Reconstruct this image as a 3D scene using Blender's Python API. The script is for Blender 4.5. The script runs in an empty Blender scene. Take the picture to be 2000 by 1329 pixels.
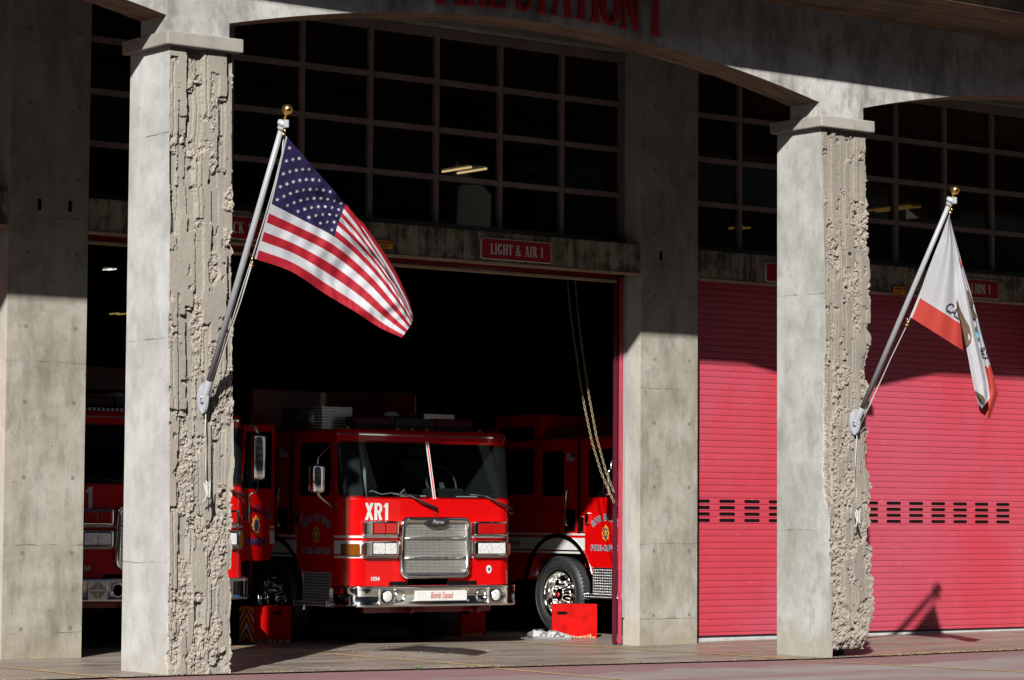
import bpy, bmesh, math, random
import numpy as np
from mathutils import Vector, Matrix
random.seed(7)
S = bpy.context.scene
COL = S.collection
PI = math.pi
# ------------------------------------------------------------------ camera
CAM = np.array([-12.5771, -24.3329, 1.4926]); YAW, PITCH, ROLL, FPX = map(float, (-37.708, 3.6264, 0.3875, 5400.0))
_y, _p, _r = [math.radians(a) for a in (YAW, PITCH, ROLL)]
FW = np.array([-math.sin(_y)*math.cos(_p), math.cos(_y)*math.cos(_p), math.sin(_p)])
RT = np.array([math.cos(_y), math.sin(_y), 0.0]); UP = np.cross(RT, FW)
R2 = RT*math.cos(_r)+UP*math.sin(_r); U2 = -RT*math.sin(_r)+UP*math.cos(_r)
def at(u, v, Y=None, X=None, Z=None):
    """surveyed photograph point on the world plane Y (or X or Z) = value"""
    d = FW+R2*(u-1000)/FPX-U2*(v-664.5)/FPX
    ax, val = (1, Y) if Y is not None else ((0, X) if X is not None else (2, Z))
    t = (val-CAM[ax])/d[ax]
    return Vector(CAM+d*t)
cd = bpy.data.cameras.new('camera'); cam = bpy.data.objects.new('camera', cd); COL.objects.link(cam)
M = Matrix(((R2[0], U2[0], -FW[0], CAM[0]), (R2[1], U2[1], -FW[1], CAM[1]), (R2[2], U2[2], -FW[2], CAM[2]), (0, 0, 0, 1)))
cam.matrix_world = M
cd.sensor_fit = 'HORIZONTAL'; cd.sensor_width = 36; cd.lens = FPX*36/2000; cd.clip_end = 400; cd.clip_start = .5
S.camera = cam
# ------------------------------------------------------------------ light
SUND = Vector((.5979, .5987, -.533)).normalized()
sl = bpy.data.lights.new('sun', 'SUN'); sl.energy = 5.0; sl.angle = math.radians(.53); sl.color = (1, .975, .93)
so = bpy.data.objects.new('sun', sl); COL.objects.link(so); so.rotation_euler = SUND.to_track_quat('-Z', 'Y').to_euler(); so.location = (-10, -10, 15)
W = bpy.data.worlds.new('World'); S.world = W; W.use_nodes = True
nt = W.node_tree; bg = nt.nodes['Background']; sky = nt.nodes.new('ShaderNodeTexSky'); sky.sky_type = 'NISHITA'; sky.sun_disc = False
sky.sun_elevation = math.radians(32.2); sky.sun_rotation = math.atan2(-SUND.x, -SUND.y); sky.air_density = 1; sky.dust_density = .6
nt.links.new(sky.outputs[0], bg.inputs[0]); bg.inputs[1].default_value = .05
S.view_settings.view_transform = 'Standard'; S.view_settings.look = 'None'; S.view_settings.exposure = 1.25; S.view_settings.gamma = 1
# ------------------------------------------------------------------ materials
def nodes(name):
    m = bpy.data.materials.new(name); m.use_nodes = True
    return m, m.node_tree, m.node_tree.nodes['Principled BSDF']
def N(t, typ, **k):
    n = t.nodes.new(typ)
    for a, b in k.items():
        if a.startswith('i_'):
            n.inputs[a[2:].replace('_', ' ')].default_value = b
        else: setattr(n, a, b)
    return n
def pos(t, scale=(1, 1, 1)):
    g = N(t, 'ShaderNodeNewGeometry'); mp = N(t, 'ShaderNodeMapping'); mp.inputs['Scale'].default_value = scale
    t.links.new(g.outputs['Position'], mp.inputs[0]); return mp.outputs[0]
def noise(t, vec, scale, detail=4, rough=.55):
    n = N(t, 'ShaderNodeTexNoise'); n.inputs['Scale'].default_value = scale; n.inputs['Detail'].default_value = detail; n.inputs['Roughness'].default_value = rough
    t.links.new(vec, n.inputs['Vector']); return n.outputs['Fac']
def ramp(t, fac, a, b, ca=(0, 0, 0, 1), cb=(1, 1, 1, 1)):
    r = N(t, 'ShaderNodeValToRGB'); e = r.color_ramp.elements; e[0].position = a; e[1].position = b; e[0].color = ca; e[1].color = cb
    t.links.new(fac, r.inputs[0]); return r.outputs[0]
def mix(t, fac, a, b, mode='MIX'):
    m = N(t, 'ShaderNodeMix', data_type='RGBA', blend_type=mode)
    for s, v in ((0, fac), (6, a), (7, b)):
        if isinstance(v, (int, float)): m.inputs[s].default_value = v
        elif isinstance(v, tuple): m.inputs[s].default_value = v if len(v) == 4 else v+(1,)
        else: t.links.new(v, m.inputs[s])
    return m.outputs[2]
def mth(t, op, a, b=None, c=None):
    m = N(t, 'ShaderNodeMath', operation=op)
    for i, v in enumerate((a, b, c)):
        if v is None: continue
        if isinstance(v, (int, float)): m.inputs[i].default_value = v
        else: t.links.new(v, m.inputs[i])
    return m.outputs[0]
def bump(t, b, h, strength=.3, dist=.01):
    n = N(t, 'ShaderNodeBump'); n.inputs['Strength'].default_value = strength; n.inputs['Distance'].default_value = dist
    t.links.new(h, n.inputs['Height']); t.links.new(n.outputs[0], b.inputs['Normal'])
def simple(name, col, rough=.5, metal=0, spec=.5, coat=0, var=.0, vscale=8, emit=None, es=0, bmp=0):
    m, t, b = nodes(name)
    b.inputs['Roughness'].default_value = rough; b.inputs['Metallic'].default_value = metal; b.inputs['Specular IOR Level'].default_value = spec
    b.inputs['Coat Weight'].default_value = coat; b.inputs['Coat Roughness'].default_value = .03
    b.inputs['Base Color'].default_value = (*col, 1)
    if var or bmp:
        f = noise(t, pos(t), vscale, 6)
        if var: t.links.new(mix(t, ramp(t, f, .3, .7), tuple(c*(1-var) for c in col), tuple(min(1, c*(1+var)) for c in col)), b.inputs['Base Color'])
        if bmp: bump(t, b, f, bmp, .004)
    if emit: b.inputs['Emission Color'].default_value = (*emit, 1); b.inputs['Emission Strength'].default_value = es
    return m
def concrete(name, c1, c2, stain=.5, stcol=(.09, .08, .065), holes=None, lines=(), grain=.25, bstr=.25, streak=0):
    m, t, b = nodes(name); b.inputs['Roughness'].default_value = .9; b.inputs['Specular IOR Level'].default_value = .2
    P = pos(t)
    n1 = noise(t, P, 1.5, 9, .68); col = mix(t, ramp(t, n1, .38, .62), c1, c2)
    nb = noise(t, pos(t, (5, 5, 3)), 1.2, 8, .7); col = mix(t, mth(t, 'MULTIPLY', ramp(t, nb, .48, .66), stain*.85), col, tuple(.55*c for c in c1))
    ps = pos(t, (2.2, 2.2, .7)); n2 = noise(t, ps, 1.3, 7, .65)
    col = mix(t, mth(t, 'MULTIPLY', ramp(t, n2, .5, .7), stain), col, stcol)
    gr = noise(t, pos(t, (60, 60, 2.2)), 1, 5, .7)
    col = mix(t, mth(t, 'MULTIPLY', ramp(t, gr, .35, .75), grain), col, tuple(.45*c for c in c1))
    zz_ = N(t, 'ShaderNodeSeparateXYZ'); t.links.new(P, zz_.inputs[0]); spl = mth(t, 'MULTIPLY', ramp(t, mth(t, 'SUBTRACT', noise(t, P, 3.5, 7, .7), mth(t, 'MULTIPLY', zz_.outputs[2], .55)), .3, .5), .5); col = mix(t, spl, col, tuple(a_*b_ for a_, b_ in zip(c1, (1.02, .88, .7))))
    fine = noise(t, P, 55, 5, .7); col = mix(t, mth(t, 'MULTIPLY', ramp(t, fine, .56, .74), .45), col, tuple(.5*c for c in c1))
    pit = N(t, 'ShaderNodeTexVoronoi'); pit.inputs['Scale'].default_value = 9; t.links.new(P, pit.inputs['Vector'])
    pr = N(t, 'ShaderNodeSeparateColor'); t.links.new(pit.outputs['Color'], pr.inputs[0])
    pk = mth(t, 'MULTIPLY', mth(t, 'LESS_THAN', pit.outputs['Distance'], .09), mth(t, 'GREATER_THAN', pr.outputs[0], .6))
    col = mix(t, mth(t, 'MULTIPLY', pk, .6), col, (.08, .07, .06))
    if streak:
        sk = noise(t, pos(t, (7, 7, .25)), 1.6, 6, .75); s2 = noise(t, pos(t, (22, 22, .5)), 1, 4, .7); bl = noise(t, P, 2.3, 5, .6)
        bl2 = noise(t, P, 3.2, 7, .7); ms = mth(t, 'ADD', mth(t, 'MULTIPLY', sk, .45), mth(t, 'MULTIPLY', bl2, .6)); col = mix(t, mth(t, 'MULTIPLY', ramp(t, ms, .49, .58), streak), col, (.045, .038, .028))
        col = mix(t, mth(t, 'MULTIPLY', ramp(t, s2, .57, .68), mth(t, 'MULTIPLY', ramp(t, bl, .45, .6), .8)), col, (.62, .58, .53))
    sx = N(t, 'ShaderNodeSeparateXYZ'); t.links.new(P, sx.inputs[0])
    h = mth(t, 'ADD', mth(t, 'MULTIPLY', gr, .5), fine)
    for z in lines:
        w = mth(t, 'MULTIPLY', mth(t, 'SUBTRACT', noise(t, P, 3, 3), .5), .05)
        d = mth(t, 'ABSOLUTE', mth(t, 'SUBTRACT', mth(t, 'ADD', sx.outputs[2], w), z))
        k = mth(t, 'LESS_THAN', d, .006); col = mix(t, mth(t, 'MULTIPLY', k, mth(t, 'MULTIPLY', ramp(t, noise(t, P, 5, 3), .4, .6), .75)), col, (.1, .09, .075))
    if holes:
        x0, dx, z0, dz, rad = holes
        def lat(c, o, p): return mth(t, 'MULTIPLY', mth(t, 'SUBTRACT', mth(t, 'FRACT', mth(t, 'ADD', mth(t, 'DIVIDE', mth(t, 'SUBTRACT', c, o), p), .5)), .5), p)
        a = lat(sx.outputs[0], x0, dx); c = lat(sx.outputs[2], z0, dz)
        r = mth(t, 'SQRT', mth(t, 'ADD', mth(t, 'MULTIPLY', a, a), mth(t, 'MULTIPLY', c, c)))
        r = mth(t, 'ADD', r, mth(t, 'MULTIPLY', mth(t, 'SUBTRACT', fine, .5), .03))
        k = mth(t, 'LESS_THAN', r, rad)
        col = mix(t, mth(t, 'MULTIPLY', k, .62), col, (.13, .11, .09)); h = mth(t, 'SUBTRACT', h, mth(t, 'MULTIPLY', k, 1.0))
    t.links.new(col, b.inputs['Base Color']); bump(t, b, h, bstr, .01)
    return m
MT = {}
MT['col_conc'] = concrete('weathered_tan_concrete', (.33, .30, .24), (.47, .44, .385), .62, (.13, .11, .08), holes=(.21, .5412, .35, .74, .022), lines=(.31, 1.17, 2.97, 4.4), grain=.3)
MT['col_sun_side'] = concrete('sun_bright_column_side', (.50, .47, .41), (.6, .57, .51), .35)  # sunlit brightness of the left-facing column sides put into the colour
MT['smooth_a'] = concrete('pale_smooth_concrete', (.47, .475, .455), (.62, .625, .61), .42, (.34, .33, .28), lines=(1.05, 3.05, 4.9), grain=.12, bstr=.12)
MT['smooth_c'] = concrete('grey_green_concrete', (.38, .385, .34), (.55, .555, .54), .5, (.22, .22, .165), lines=(1.35, 3.9), grain=.16, bstr=.15)
MT['arch'] = concrete('grey_formed_arch_concrete', (.42, .405, .385), (.60, .585, .56), .85, (.10, .09, .085), grain=.18, bstr=.2)
MT['cap'] = concrete('cast_cap_concrete', (.34, .32, .285), (.41, .385, .345), .45, (.2, .18, .15), grain=.08)
MT['header'] = concrete('stained_header_concrete', (.34, .28, .2), (.42, .36, .28), .5, streak=.85, grain=.1)
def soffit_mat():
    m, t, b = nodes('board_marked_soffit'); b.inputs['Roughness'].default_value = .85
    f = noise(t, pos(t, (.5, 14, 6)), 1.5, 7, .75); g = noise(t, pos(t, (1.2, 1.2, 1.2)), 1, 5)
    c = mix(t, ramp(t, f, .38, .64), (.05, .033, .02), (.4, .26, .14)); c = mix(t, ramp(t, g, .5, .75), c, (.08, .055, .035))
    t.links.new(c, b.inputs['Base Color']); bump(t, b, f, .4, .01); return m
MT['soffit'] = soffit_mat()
def rough_mat(name, base, agg):
    m, t, b = nodes(name); b.inputs['Roughness'].default_value = .95; b.inputs['Specular IOR Level'].default_value = .15
    a = N(t, 'ShaderNodeAttribute', attribute_name='broken'); P = pos(t)
    n = noise(t, P, 14, 7, .7); n3 = noise(t, P, 2, 6)
    c0 = mix(t, ramp(t, n3, .35, .65), base, tuple(.82*x for x in base)); c0 = mix(t, mth(t, 'MULTIPLY', ramp(t, n, .5, .7), .3), c0, tuple(.6*x for x in base))
    v = N(t, 'ShaderNodeTexVoronoi'); v.inputs['Scale'].default_value = 48; t.links.new(P, v.inputs['Vector'])
    sp = N(t, 'ShaderNodeSeparateColor'); t.links.new(v.outputs['Color'], sp.inputs[0])
    c1 = mix(t, sp.outputs[0], agg, tuple(min(1, 1.2*x) for x in agg)); c1 = mix(t, mth(t, 'MULTIPLY', mth(t, 'GREATER_THAN', sp.outputs[1], .84), .25), c1, (.40, .27, .2)); c1 = mix(t, mth(t, 'MULTIPLY', mth(t, 'GREATER_THAN', sp.outputs[2], .84), .35), c1, (.2, .18, .16))
    t.links.new(mix(t, a.outputs['Fac'], c0, c1), b.inputs['Base Color'])
    hh = mth(t, 'ADD', n, mth(t, 'MULTIPLY', mth(t, 'MULTIPLY', v.outputs['Distance'], a.outputs['Fac']), 2.0))
    bump(t, b, hh, .45, .012); return m
MT['rough_a'] = rough_mat('ribbed_broken_concrete', (.37, .335, .285), (.37, .33, .28))
MT['rough_c'] = rough_mat('crumbling_concrete', (.315, .28, .235), (.335, .295, .25))
def N2(t, P):
    n = N(t, 'ShaderNodeTexNoise'); n.inputs['Scale'].default_value = 3; t.links.new(P, n.inputs['Vector']); return n.outputs['Color']
def ground_mats():
    m, t, b = nodes('apron_concrete'); P = pos(t)
    n1 = noise(t, pos(t, (.5, 1.6, 1)), 1.2, 8, .65); c = mix(t, ramp(t, n1, .35, .65), (.2, .165, .13), (.34, .30, .25))
    n2 = noise(t, pos(t, (.35, 2.2, 1)), 1.0, 6, .6); c = mix(t, mth(t, 'MULTIPLY', ramp(t, n2, .55, .7), .55), c, (.26, .13, .085))
    f = noise(t, P, 30, 6, .7); c = mix(t, mth(t, 'MULTIPLY', ramp(t, f, .5, .75), .4), c, (.14, .12, .1))
    ps = noise(t, P, 9, 3); c = mix(t, mth(t, 'MULTIPLY', ramp(t, ps, .66, .7), .5), c, (.5, .46, .4))
    t.links.new(c, b.inputs['Base Color']); t.links.new(ramp(t, noise(t, pos(t, (.8, 2.5, 1)), 1.6, 6), .4, .62, (.3, .3, .3, 1), (.65, .65, .65, 1)), b.inputs['Roughness']); b.inputs['Specular IOR Level'].default_value = .35
    ck = N(t, 'ShaderNodeTexVoronoi', feature='DISTANCE_TO_EDGE'); ck.inputs['Scale'].default_value = .35; wv = mix(t, .06, P, N2(t, P)); t.links.new(wv, ck.inputs['Vector']); c = mix(t, mth(t, 'MULTIPLY', mth(t, 'LESS_THAN', ck.outputs['Distance'], .0035), .6), c, (.07, .06, .05)); t.links.new(c, b.inputs['Base Color'])
    bump(t, b, f, .25, .006); MT['apron'] = m
    m, t, b = nodes('worn_red_asphalt'); P = pos(t)
    n1 = noise(t, pos(t, (.4, 1.3, 1)), 1.1, 8, .65); c = mix(t, ramp(t, n1, .38, .62), (.29, .2, .19), (.35, .30, .285))
    n2 = noise(t, pos(t, (.5, 2, 1)), .8, 6, .6); c = mix(t, mth(t, 'MULTIPLY', ramp(t, n2, .56, .66), .6), c, (.3, .11, .12)); sy = N(t, 'ShaderNodeSeparateXYZ'); t.links.new(P, sy.inputs[0]); ed = mth(t, 'ADD', sy.outputs[1], mth(t, 'MULTIPLY', mth(t, 'SUBTRACT', noise(t, pos(t, (.6, .6, 1)), 1, 5), .5), 2.2)); c = mix(t, mth(t, 'MULTIPLY', ramp(t, mth(t, 'ADD', ed, 5.0), .9, 1.6), .75), c, (.27, .12, .125))
    f = noise(t, P, 60, 6, .75); c = mix(t, mth(t, 'MULTIPLY', ramp(t, f, .5, .7), .4), c, (.17, .13, .14))
    t.links.new(c, b.inputs['Base Color']); b.inputs['Roughness'].default_value = .85; b.inputs['Specular IOR Level'].default_value = .25; bump(t, b, f, .5, .008); MT['street'] = m; MT['road'] = simple('dark_road_asphalt', (.05, .05, .052), .9, var=.3, vscale=3, bmp=.3); MT['facade'] = simple('dark_blocker_facade', (.07, .06, .055), .8, var=.3, vscale=.3); MT['faceglass'] = simple('dark_blocker_glass', (.01, .012, .014), .1)
    m, t, b = nodes('worn_yellow_paint'); P = pos(t); n = noise(t, P, 16, 6, .7)
    c = mix(t, ramp(t, n, .42, .58), (.62, .36, .06), (.3, .25, .19)); t.links.new(c, b.inputs['Base Color']); b.inputs['Roughness'].default_value = .8; MT['yellow'] = m
ground_mats()
def door_mat(name, col, fade):
    m, t, b = nodes(name); b.inputs['Roughness'].default_value = .42; b.inputs['Specular IOR Level'].default_value = .4
    n = noise(t, pos(t, (.7, 1, .35)), 1, 4); c = mix(t, ramp(t, n, .4, .6), col, fade); n9 = noise(t, pos(t, (1.5, 1, 9)), 1.3, 5, .7); c = mix(t, mth(t, 'MULTIPLY', ramp(t, n9, .5, .75), .3), c, tuple(.72*x for x in col))
    f = noise(t, pos(t, (2, 2, 30)), 2, 4); c = mix(t, mth(t, 'MULTIPLY', ramp(t, f, .68, .72), .35), c, (.75, .45, .45))
    d = noise(t, pos(t), 5, 7, .7); c = mix(t, mth(t, 'MULTIPLY', ramp(t, d, .55, .8), .25), c, tuple(.6*x for x in col))
    t.links.new(c, b.inputs['Base Color']); return m
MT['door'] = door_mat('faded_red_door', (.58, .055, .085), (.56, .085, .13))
MT['door_trim'] = simple('red_guide_paint', (.5, .05, .08), .4, var=.15)
MT['frame'] = simple('bronze_aluminium', (.26, .20, .175), .5, .0, var=.2, vscale=4)
MT['sill'] = simple('dark_grey_sill', (.075, .085, .09), .5, .3)
MT['tan'] = simple('tan_painted_steel', (.5, .33, .2), .55, var=.25, vscale=5)
MT['white'] = simple('white_paint', (.78, .77, .75), .4, var=.06)
MT['greywhite'] = simple('grey_white_paint', (.5, .5, .5), .6, var=.2)
MT['black'] = simple('black_rubber', (.012, .012, .013), .6)
MT['dark'] = simple('dark_void_paint', (.006, .0055, .0055), .9, spec=.04)
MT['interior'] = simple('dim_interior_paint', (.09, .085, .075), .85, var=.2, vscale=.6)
MT['red_sign'] = simple('red_sign_enamel', (.42, .008, .02), .5, spec=.15)
MT['sign_white'] = simple('sign_lettering_white', (.85, .82, .82), .5)
MT['orange'] = simple('orange_sign', (.95, .36, .02), .5, spec=.15)
MT['letter_red'] = simple('letter_red', (.55, .012, .014), .4)
MT['truck_red'] = simple('fire_engine_red', (.66, .0025, .003), .25, 0, .2, coat=.5)
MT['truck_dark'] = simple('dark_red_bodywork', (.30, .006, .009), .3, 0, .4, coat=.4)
MT['truck_white'] = simple('reflective_white_stripe', (.7, .7, .68), .35)
MT['chrome'] = simple('polished_chrome', (.78, .77, .75), .08, 1)
MT['brushed'] = simple('brushed_metal', (.62, .6, .57), .3, 1, var=.08)
MT['rubber'] = simple('tyre_rubber', (.022, .022, .024), .55, var=.3, vscale=20)
MT['navy'] = simple('navy_lettering', (.02, .03, .13), .4)
MT['gold'] = simple('gold_leaf', (.85, .5, .08), .35, .2)
MT['amber'] = simple('amber_lens', (.22, .06, .004), .12, 0, .6, coat=.6)
MT['red_lens'] = simple('red_lens', (.5, .006, .006), .12, 0, .6, coat=.8)
MT['clear'] = simple('clear_lens', (.9, .9, .88), .2, .55, var=.5, vscale=38, bmp=1)
MT['pole'] = simple('grey_pole_enamel', (.36, .36, .38), .4, 0, .3)
MT['polelt'] = simple('pale_grey_casting', (.46, .48, .52), .4)
MT['brass'] = simple('gold_ball', (.75, .46, .13), .22, 1)
MT['rope'] = simple('white_rope', (.52, .51, .48), .8, bmp=.5, vscale=90)
MT['chain'] = simple('brassy_chain', (.42, .34, .2), .45, .3)
MT['box_red'] = simple('red_box_paint', (.52, .004, .003), .6, spec=.04, var=.25, vscale=9, bmp=.3)
MT['wood'] = simple('bare_plywood', (.5, .33, .2), .8, var=.3, vscale=30)
MT['lamp'] = simple('fluorescent_tube', (1, .9, .6), .5, emit=(1, .86, .5), es=1.6)
MT['lampb'] = simple('fluorescent_tube_bright', (1, 1, .9), .5, emit=(1, .98, .85), es=.9)
MT['lampd'] = simple('lamp_reflector', (.5, .42, .16), .6, emit=(1, .72, .2), es=.22)
MT['shoe'] = simple('grey_white_shoe_mesh', (.36, .36, .36), .8, var=.75, vscale=28)
MT['sole'] = simple('dull_white_sole', (.22, .22, .22), .7)
MT['shade_red'] = simple('shade_darkened_red', (.10, .01, .025), .5, spec=.2)  # red darkened to stand for shade on guide lip and light bar
MT['shoe_dk'] = simple('shoe_grey_panel', (.12, .12, .12), .8)
MT['leaf'] = simple('dry_leaf', (.45, .3, .13), .9, var=.5, vscale=6)
MT['weed'] = simple('weed_green', (.12, .22, .04), .8)
MT['blue_b'] = simple('blue_strip', (.02, .06, .2), .4)
def glass(name, tint, mixf, rough=.03):
    m = bpy.data.materials.new(name); m.use_nodes = True; t = m.node_tree; t.nodes.clear()
    o = N(t, 'ShaderNodeOutputMaterial'); tr = N(t, 'ShaderNodeBsdfTransparent'); tr.inputs[0].default_value = (*tint, 1)
    g = N(t, 'ShaderNodeBsdfGlossy'); g.inputs['Roughness'].default_value = rough; g.inputs[0].default_value = (.8, .85, .85, 1)
    fr = N(t, 'ShaderNodeFresnel'); fr.inputs[0].default_value = 1.45; mx = N(t, 'ShaderNodeMixShader')
    f = mth(t, 'MULTIPLY', fr.outputs[0], mixf); t.links.new(f, mx.inputs[0]); t.links.new(tr.outputs[0], mx.inputs[1]); t.links.new(g.outputs[0], mx.inputs[2]); t.links.new(mx.outputs[0], o.inputs[0]); return m
MT['glass'] = glass('window_glass', (.55, .5, .45), .35)
MT['cabdark'] = simple('black_cab_trim', (.03, .03, .032), .8, spec=.1)
MT['cabgrey'] = simple('grey_seat_fabric', (.12, .12, .125), .85, spec=.1)
MT['wind'] = glass('windscreen_glass', (.62, .72, .70), .42, .01)
def diamond_mat():
    m, t, b = nodes('diamond_plate'); b.inputs['Metallic'].default_value = 1; b.inputs['Roughness'].default_value = .28; 
    P = pos(t); s = N(t, 'ShaderNodeSeparateXYZ'); t.links.new(P, s.inputs[0])
    xy = mth(t, 'ADD', s.outputs[0], s.outputs[1]); a = mth(t, 'SINE', mth(t, 'MULTIPLY', mth(t, 'ADD', xy, s.outputs[2]), 95)); c = mth(t, 'SINE', mth(t, 'MULTIPLY', mth(t, 'SUBTRACT', xy, s.outputs[2]), 95))
    pt_ = mth(t, 'MULTIPLY', a, c); t.links.new(mix(t, ramp(t, pt_, .25, .5), (.3, .3, .3), (.95, .95, .95)), b.inputs['Base Color']); bump(t, b, mth(t, 'MAXIMUM', pt_, .2), 1, .01); return m
MT['diamond'] = diamond_mat()
def mesh_mat():
    m, t, b = nodes('perforated_grille'); b.inputs['Metallic'].default_value = .9; b.inputs['Roughness'].default_value = .3
    P = pos(t); s = N(t, 'ShaderNodeSeparateXYZ'); t.links.new(P, s.inputs[0])
    k = 2*PI/.034; a = mth(t, 'SINE', mth(t, 'MULTIPLY', mth(t, 'ADD', s.outputs[0], s.outputs[2]), k)); c = mth(t, 'SINE', mth(t, 'MULTIPLY', mth(t, 'SUBTRACT', s.outputs[0], s.outputs[2]), k))
    f = mth(t, 'MULTIPLY', a, c); t.links.new(mix(t, ramp(t, f, .05, .3), (.68, .66, .62), (.06, .055, .05)), b.inputs['Base Color']); bump(t, b, f, .6, -.006); return m
MT['mesh'] = mesh_mat()
def cloth(name, col, var=.06):
    m = simple(name, col, .75, var=var, vscale=3, spec=.25); t = m.node_tree; b = t.nodes['Principled BSDF']; o = t.nodes['Material Output']
    tl = N(t, 'ShaderNodeBsdfTranslucent'); tl.inputs[0].default_value = (*col, 1); mx = N(t, 'ShaderNodeMixShader'); mx.inputs[0].default_value = .22
    t.links.new(b.outputs[0], mx.inputs[1]); t.links.new(tl.outputs[0], mx.inputs[2]); t.links.new(mx.outputs[0], o.inputs[0])
    w = noise(t, pos(t, (30, 30, 9)), 1, 4); bump(t, b, w, .35, .01); return m
MT['f_red'] = cloth('flag_red', (.40, .006, .02)); MT['f_white'] = cloth('flag_white', (.6, .6, .64)); MT['f_blue'] = cloth('flag_blue', (.018, .010, .072))
MT['c_red'] = cloth('banner_red', (.58, .06, .045)); MT['f_brown'] = cloth('banner_brown', (.17, .1, .06), .35); MT['f_teal'] = cloth('banner_blue_green', (.16, .36, .5)); MT['f_black'] = cloth('banner_black', (.03, .03, .04))
# ------------------------------------------------------------------ helpers
class MB:
    def __init__(s): s.bm = bmesh.new()
    def box(s, x0, x1, y0, y1, z0, z1, mat=0, bev=0, seg=2):
        b = bmesh.new(); bmesh.ops.create_cube(b, size=1)
        for v in b.verts: v.co = Vector(((x0+x1)/2+v.co.x*(x1-x0), (y0+y1)/2+v.co.y*(y1-y0), (z0+z1)/2+v.co.z*(z1-z0)))
        if bev: bmesh.ops.bevel(b, geom=list(b.edges), offset=bev, segments=seg, affect='EDGES', profile=.5)
        s._merge(b, mat); return s
    def _merge(s, b, mat=None, smooth=False):
        mp = {}
        for v in b.verts: mp[v] = s.bm.verts.new(v.co)
        for f in b.faces:
            try: g = s.bm.faces.new([mp[v] for v in f.verts])
            except ValueError: continue
            g.material_index = f.material_index if mat is None else mat; g.smooth = smooth or f.smooth
        b.free()
    def face(s, pts, mat=0, smooth=False):
        f = s.bm.faces.new([s.bm.verts.new(p) for p in pts]); f.material_index = mat; f.smooth = smooth; return f
    def prism(s, pts, off, mat=0, mat_side=None):
        """polygon pts (3D) extruded by vector off"""
        off = Vector(off); a = [s.bm.verts.new(Vector(p)) for p in pts]; c = [s.bm.verts.new(Vector(p)+off) for p in pts]; n = len(a)
        s.bm.faces.new(a).material_index = mat; s.bm.faces.new(c[::-1]).material_index = mat
        for i in range(n):
            f = s.bm.faces.new((a[i], c[i], c[(i+1) % n], a[(i+1) % n])); f.material_index = mat if mat_side is None else mat_side
        return s
    def grid(s, fn, nu, nv, mat=0, smooth=True, matfn=None, thick=None):
        V = [[s.bm.verts.new(fn(i/nu, j/nv)) for i in range(nu+1)] for j in range(nv+1)]
        for j in range(nv):
            for i in range(nu):
                f = s.bm.faces.new((V[j][i], V[j][i+1], V[j+1][i+1], V[j+1][i])); f.smooth = smooth
                f.material_index = matfn((i+.5)/nu, (j+.5)/nv) if matfn else mat
        return V
    def tube(s, path, r, n=8, mat=0, closed=False, caps=True):
        path = [Vector(p) for p in path]; R = r if isinstance(r, (list, tuple)) else [r]*len(path); rings = []; m = len(path)
        for i, p in enumerate(path):
            d = (path[(i+1) % m]-path[i-1]) if closed else (path[min(i+1, m-1)]-path[max(i-1, 0)])
            d.normalize(); a = d.cross(Vector((0, 0, 1)))
            if a.length < .05: a = d.cross(Vector((1, 0, 0)))
            a.normalize(); b = d.cross(a)
            rings.append([s.bm.verts.new(p+(a*math.cos(2*PI*k/n)+b*math.sin(2*PI*k/n))*R[i]) for k in range(n)])
        for i in range(m if closed else m-1):
            A, B = rings[i], rings[(i+1) % m]
            for k in range(n):
                f = s.bm.faces.new((A[k], A[(k+1) % n], B[(k+1) % n], B[k])); f.material_index = mat; f.smooth = True
        if caps and not closed:
            for rr in (rings[0], rings[-1][::-1]): s.bm.faces.new(rr).material_index = mat
        return s
    def lathe(s, prof, o, ax, n=32, mat=0, smooth=True):
        """prof list of (radius, height along ax)"""
        o = Vector(o); ax = Vector(ax).normalized(); a = ax.cross(Vector((0, 0, 1)))
        if a.length < .05: a = Vector((1, 0, 0))
        a.normalize(); b = ax.cross(a); rings = []
        for r, h in prof:
            if r < 1e-6: rings.append([s.bm.verts.new(o+ax*h)])
            else: rings.append([s.bm.verts.new(o+ax*h+(a*math.cos(2*PI*k/n)+b*math.sin(2*PI*k/n))*r) for k in range(n)])
        for A, B in zip(rings, rings[1:]):
            for k in range(n):
                if len(A) == 1 and len(B) == 1: continue
                q = (A[0], B[(k+1) % n], B[k]) if len(A) == 1 else ((A[k], A[(k+1) % n], B[0]) if len(B) == 1 else (A[k], A[(k+1) % n], B[(k+1) % n], B[k]))
                f = s.bm.faces.new(q); f.material_index = mat; f.smooth = smooth
        return s
    def build(s, name, mats, parent=None, sub=None, recalc=True):
        if recalc: bmesh.ops.recalc_face_normals(s.bm, faces=s.bm.faces)
        me = bpy.data.meshes.new(name); s.bm.to_mesh(me); s.bm.free()
        for m in (mats if isinstance(mats, (list, tuple)) else [mats]): me.materials.append(MT[m] if isinstance(m, str) else m)
        o = bpy.data.objects.new(name, me); COL.objects.link(o)
        if parent is not None: o.parent = parent
        return o
def tag(o, label=None, cat=None, group=None, kind=None):
    if label: o['label'] = label
    if cat: o['category'] = cat
    if group: o['group'] = group
    if kind: o['kind'] = kind
    return o
def thing(name, loc, label, cat, group=None, rz=0):
    o = bpy.data.objects.new(name, None); o.empty_display_size = .2; COL.objects.link(o); o.location = loc; o.rotation_euler = (0, 0, rz)
    return tag(o, label, cat, group)
def shift(o, root):
    """child mesh modelled in world coordinates: move its data under the root"""
    o.data.transform(Matrix.Translation(-Vector(root.location))); return o
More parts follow.
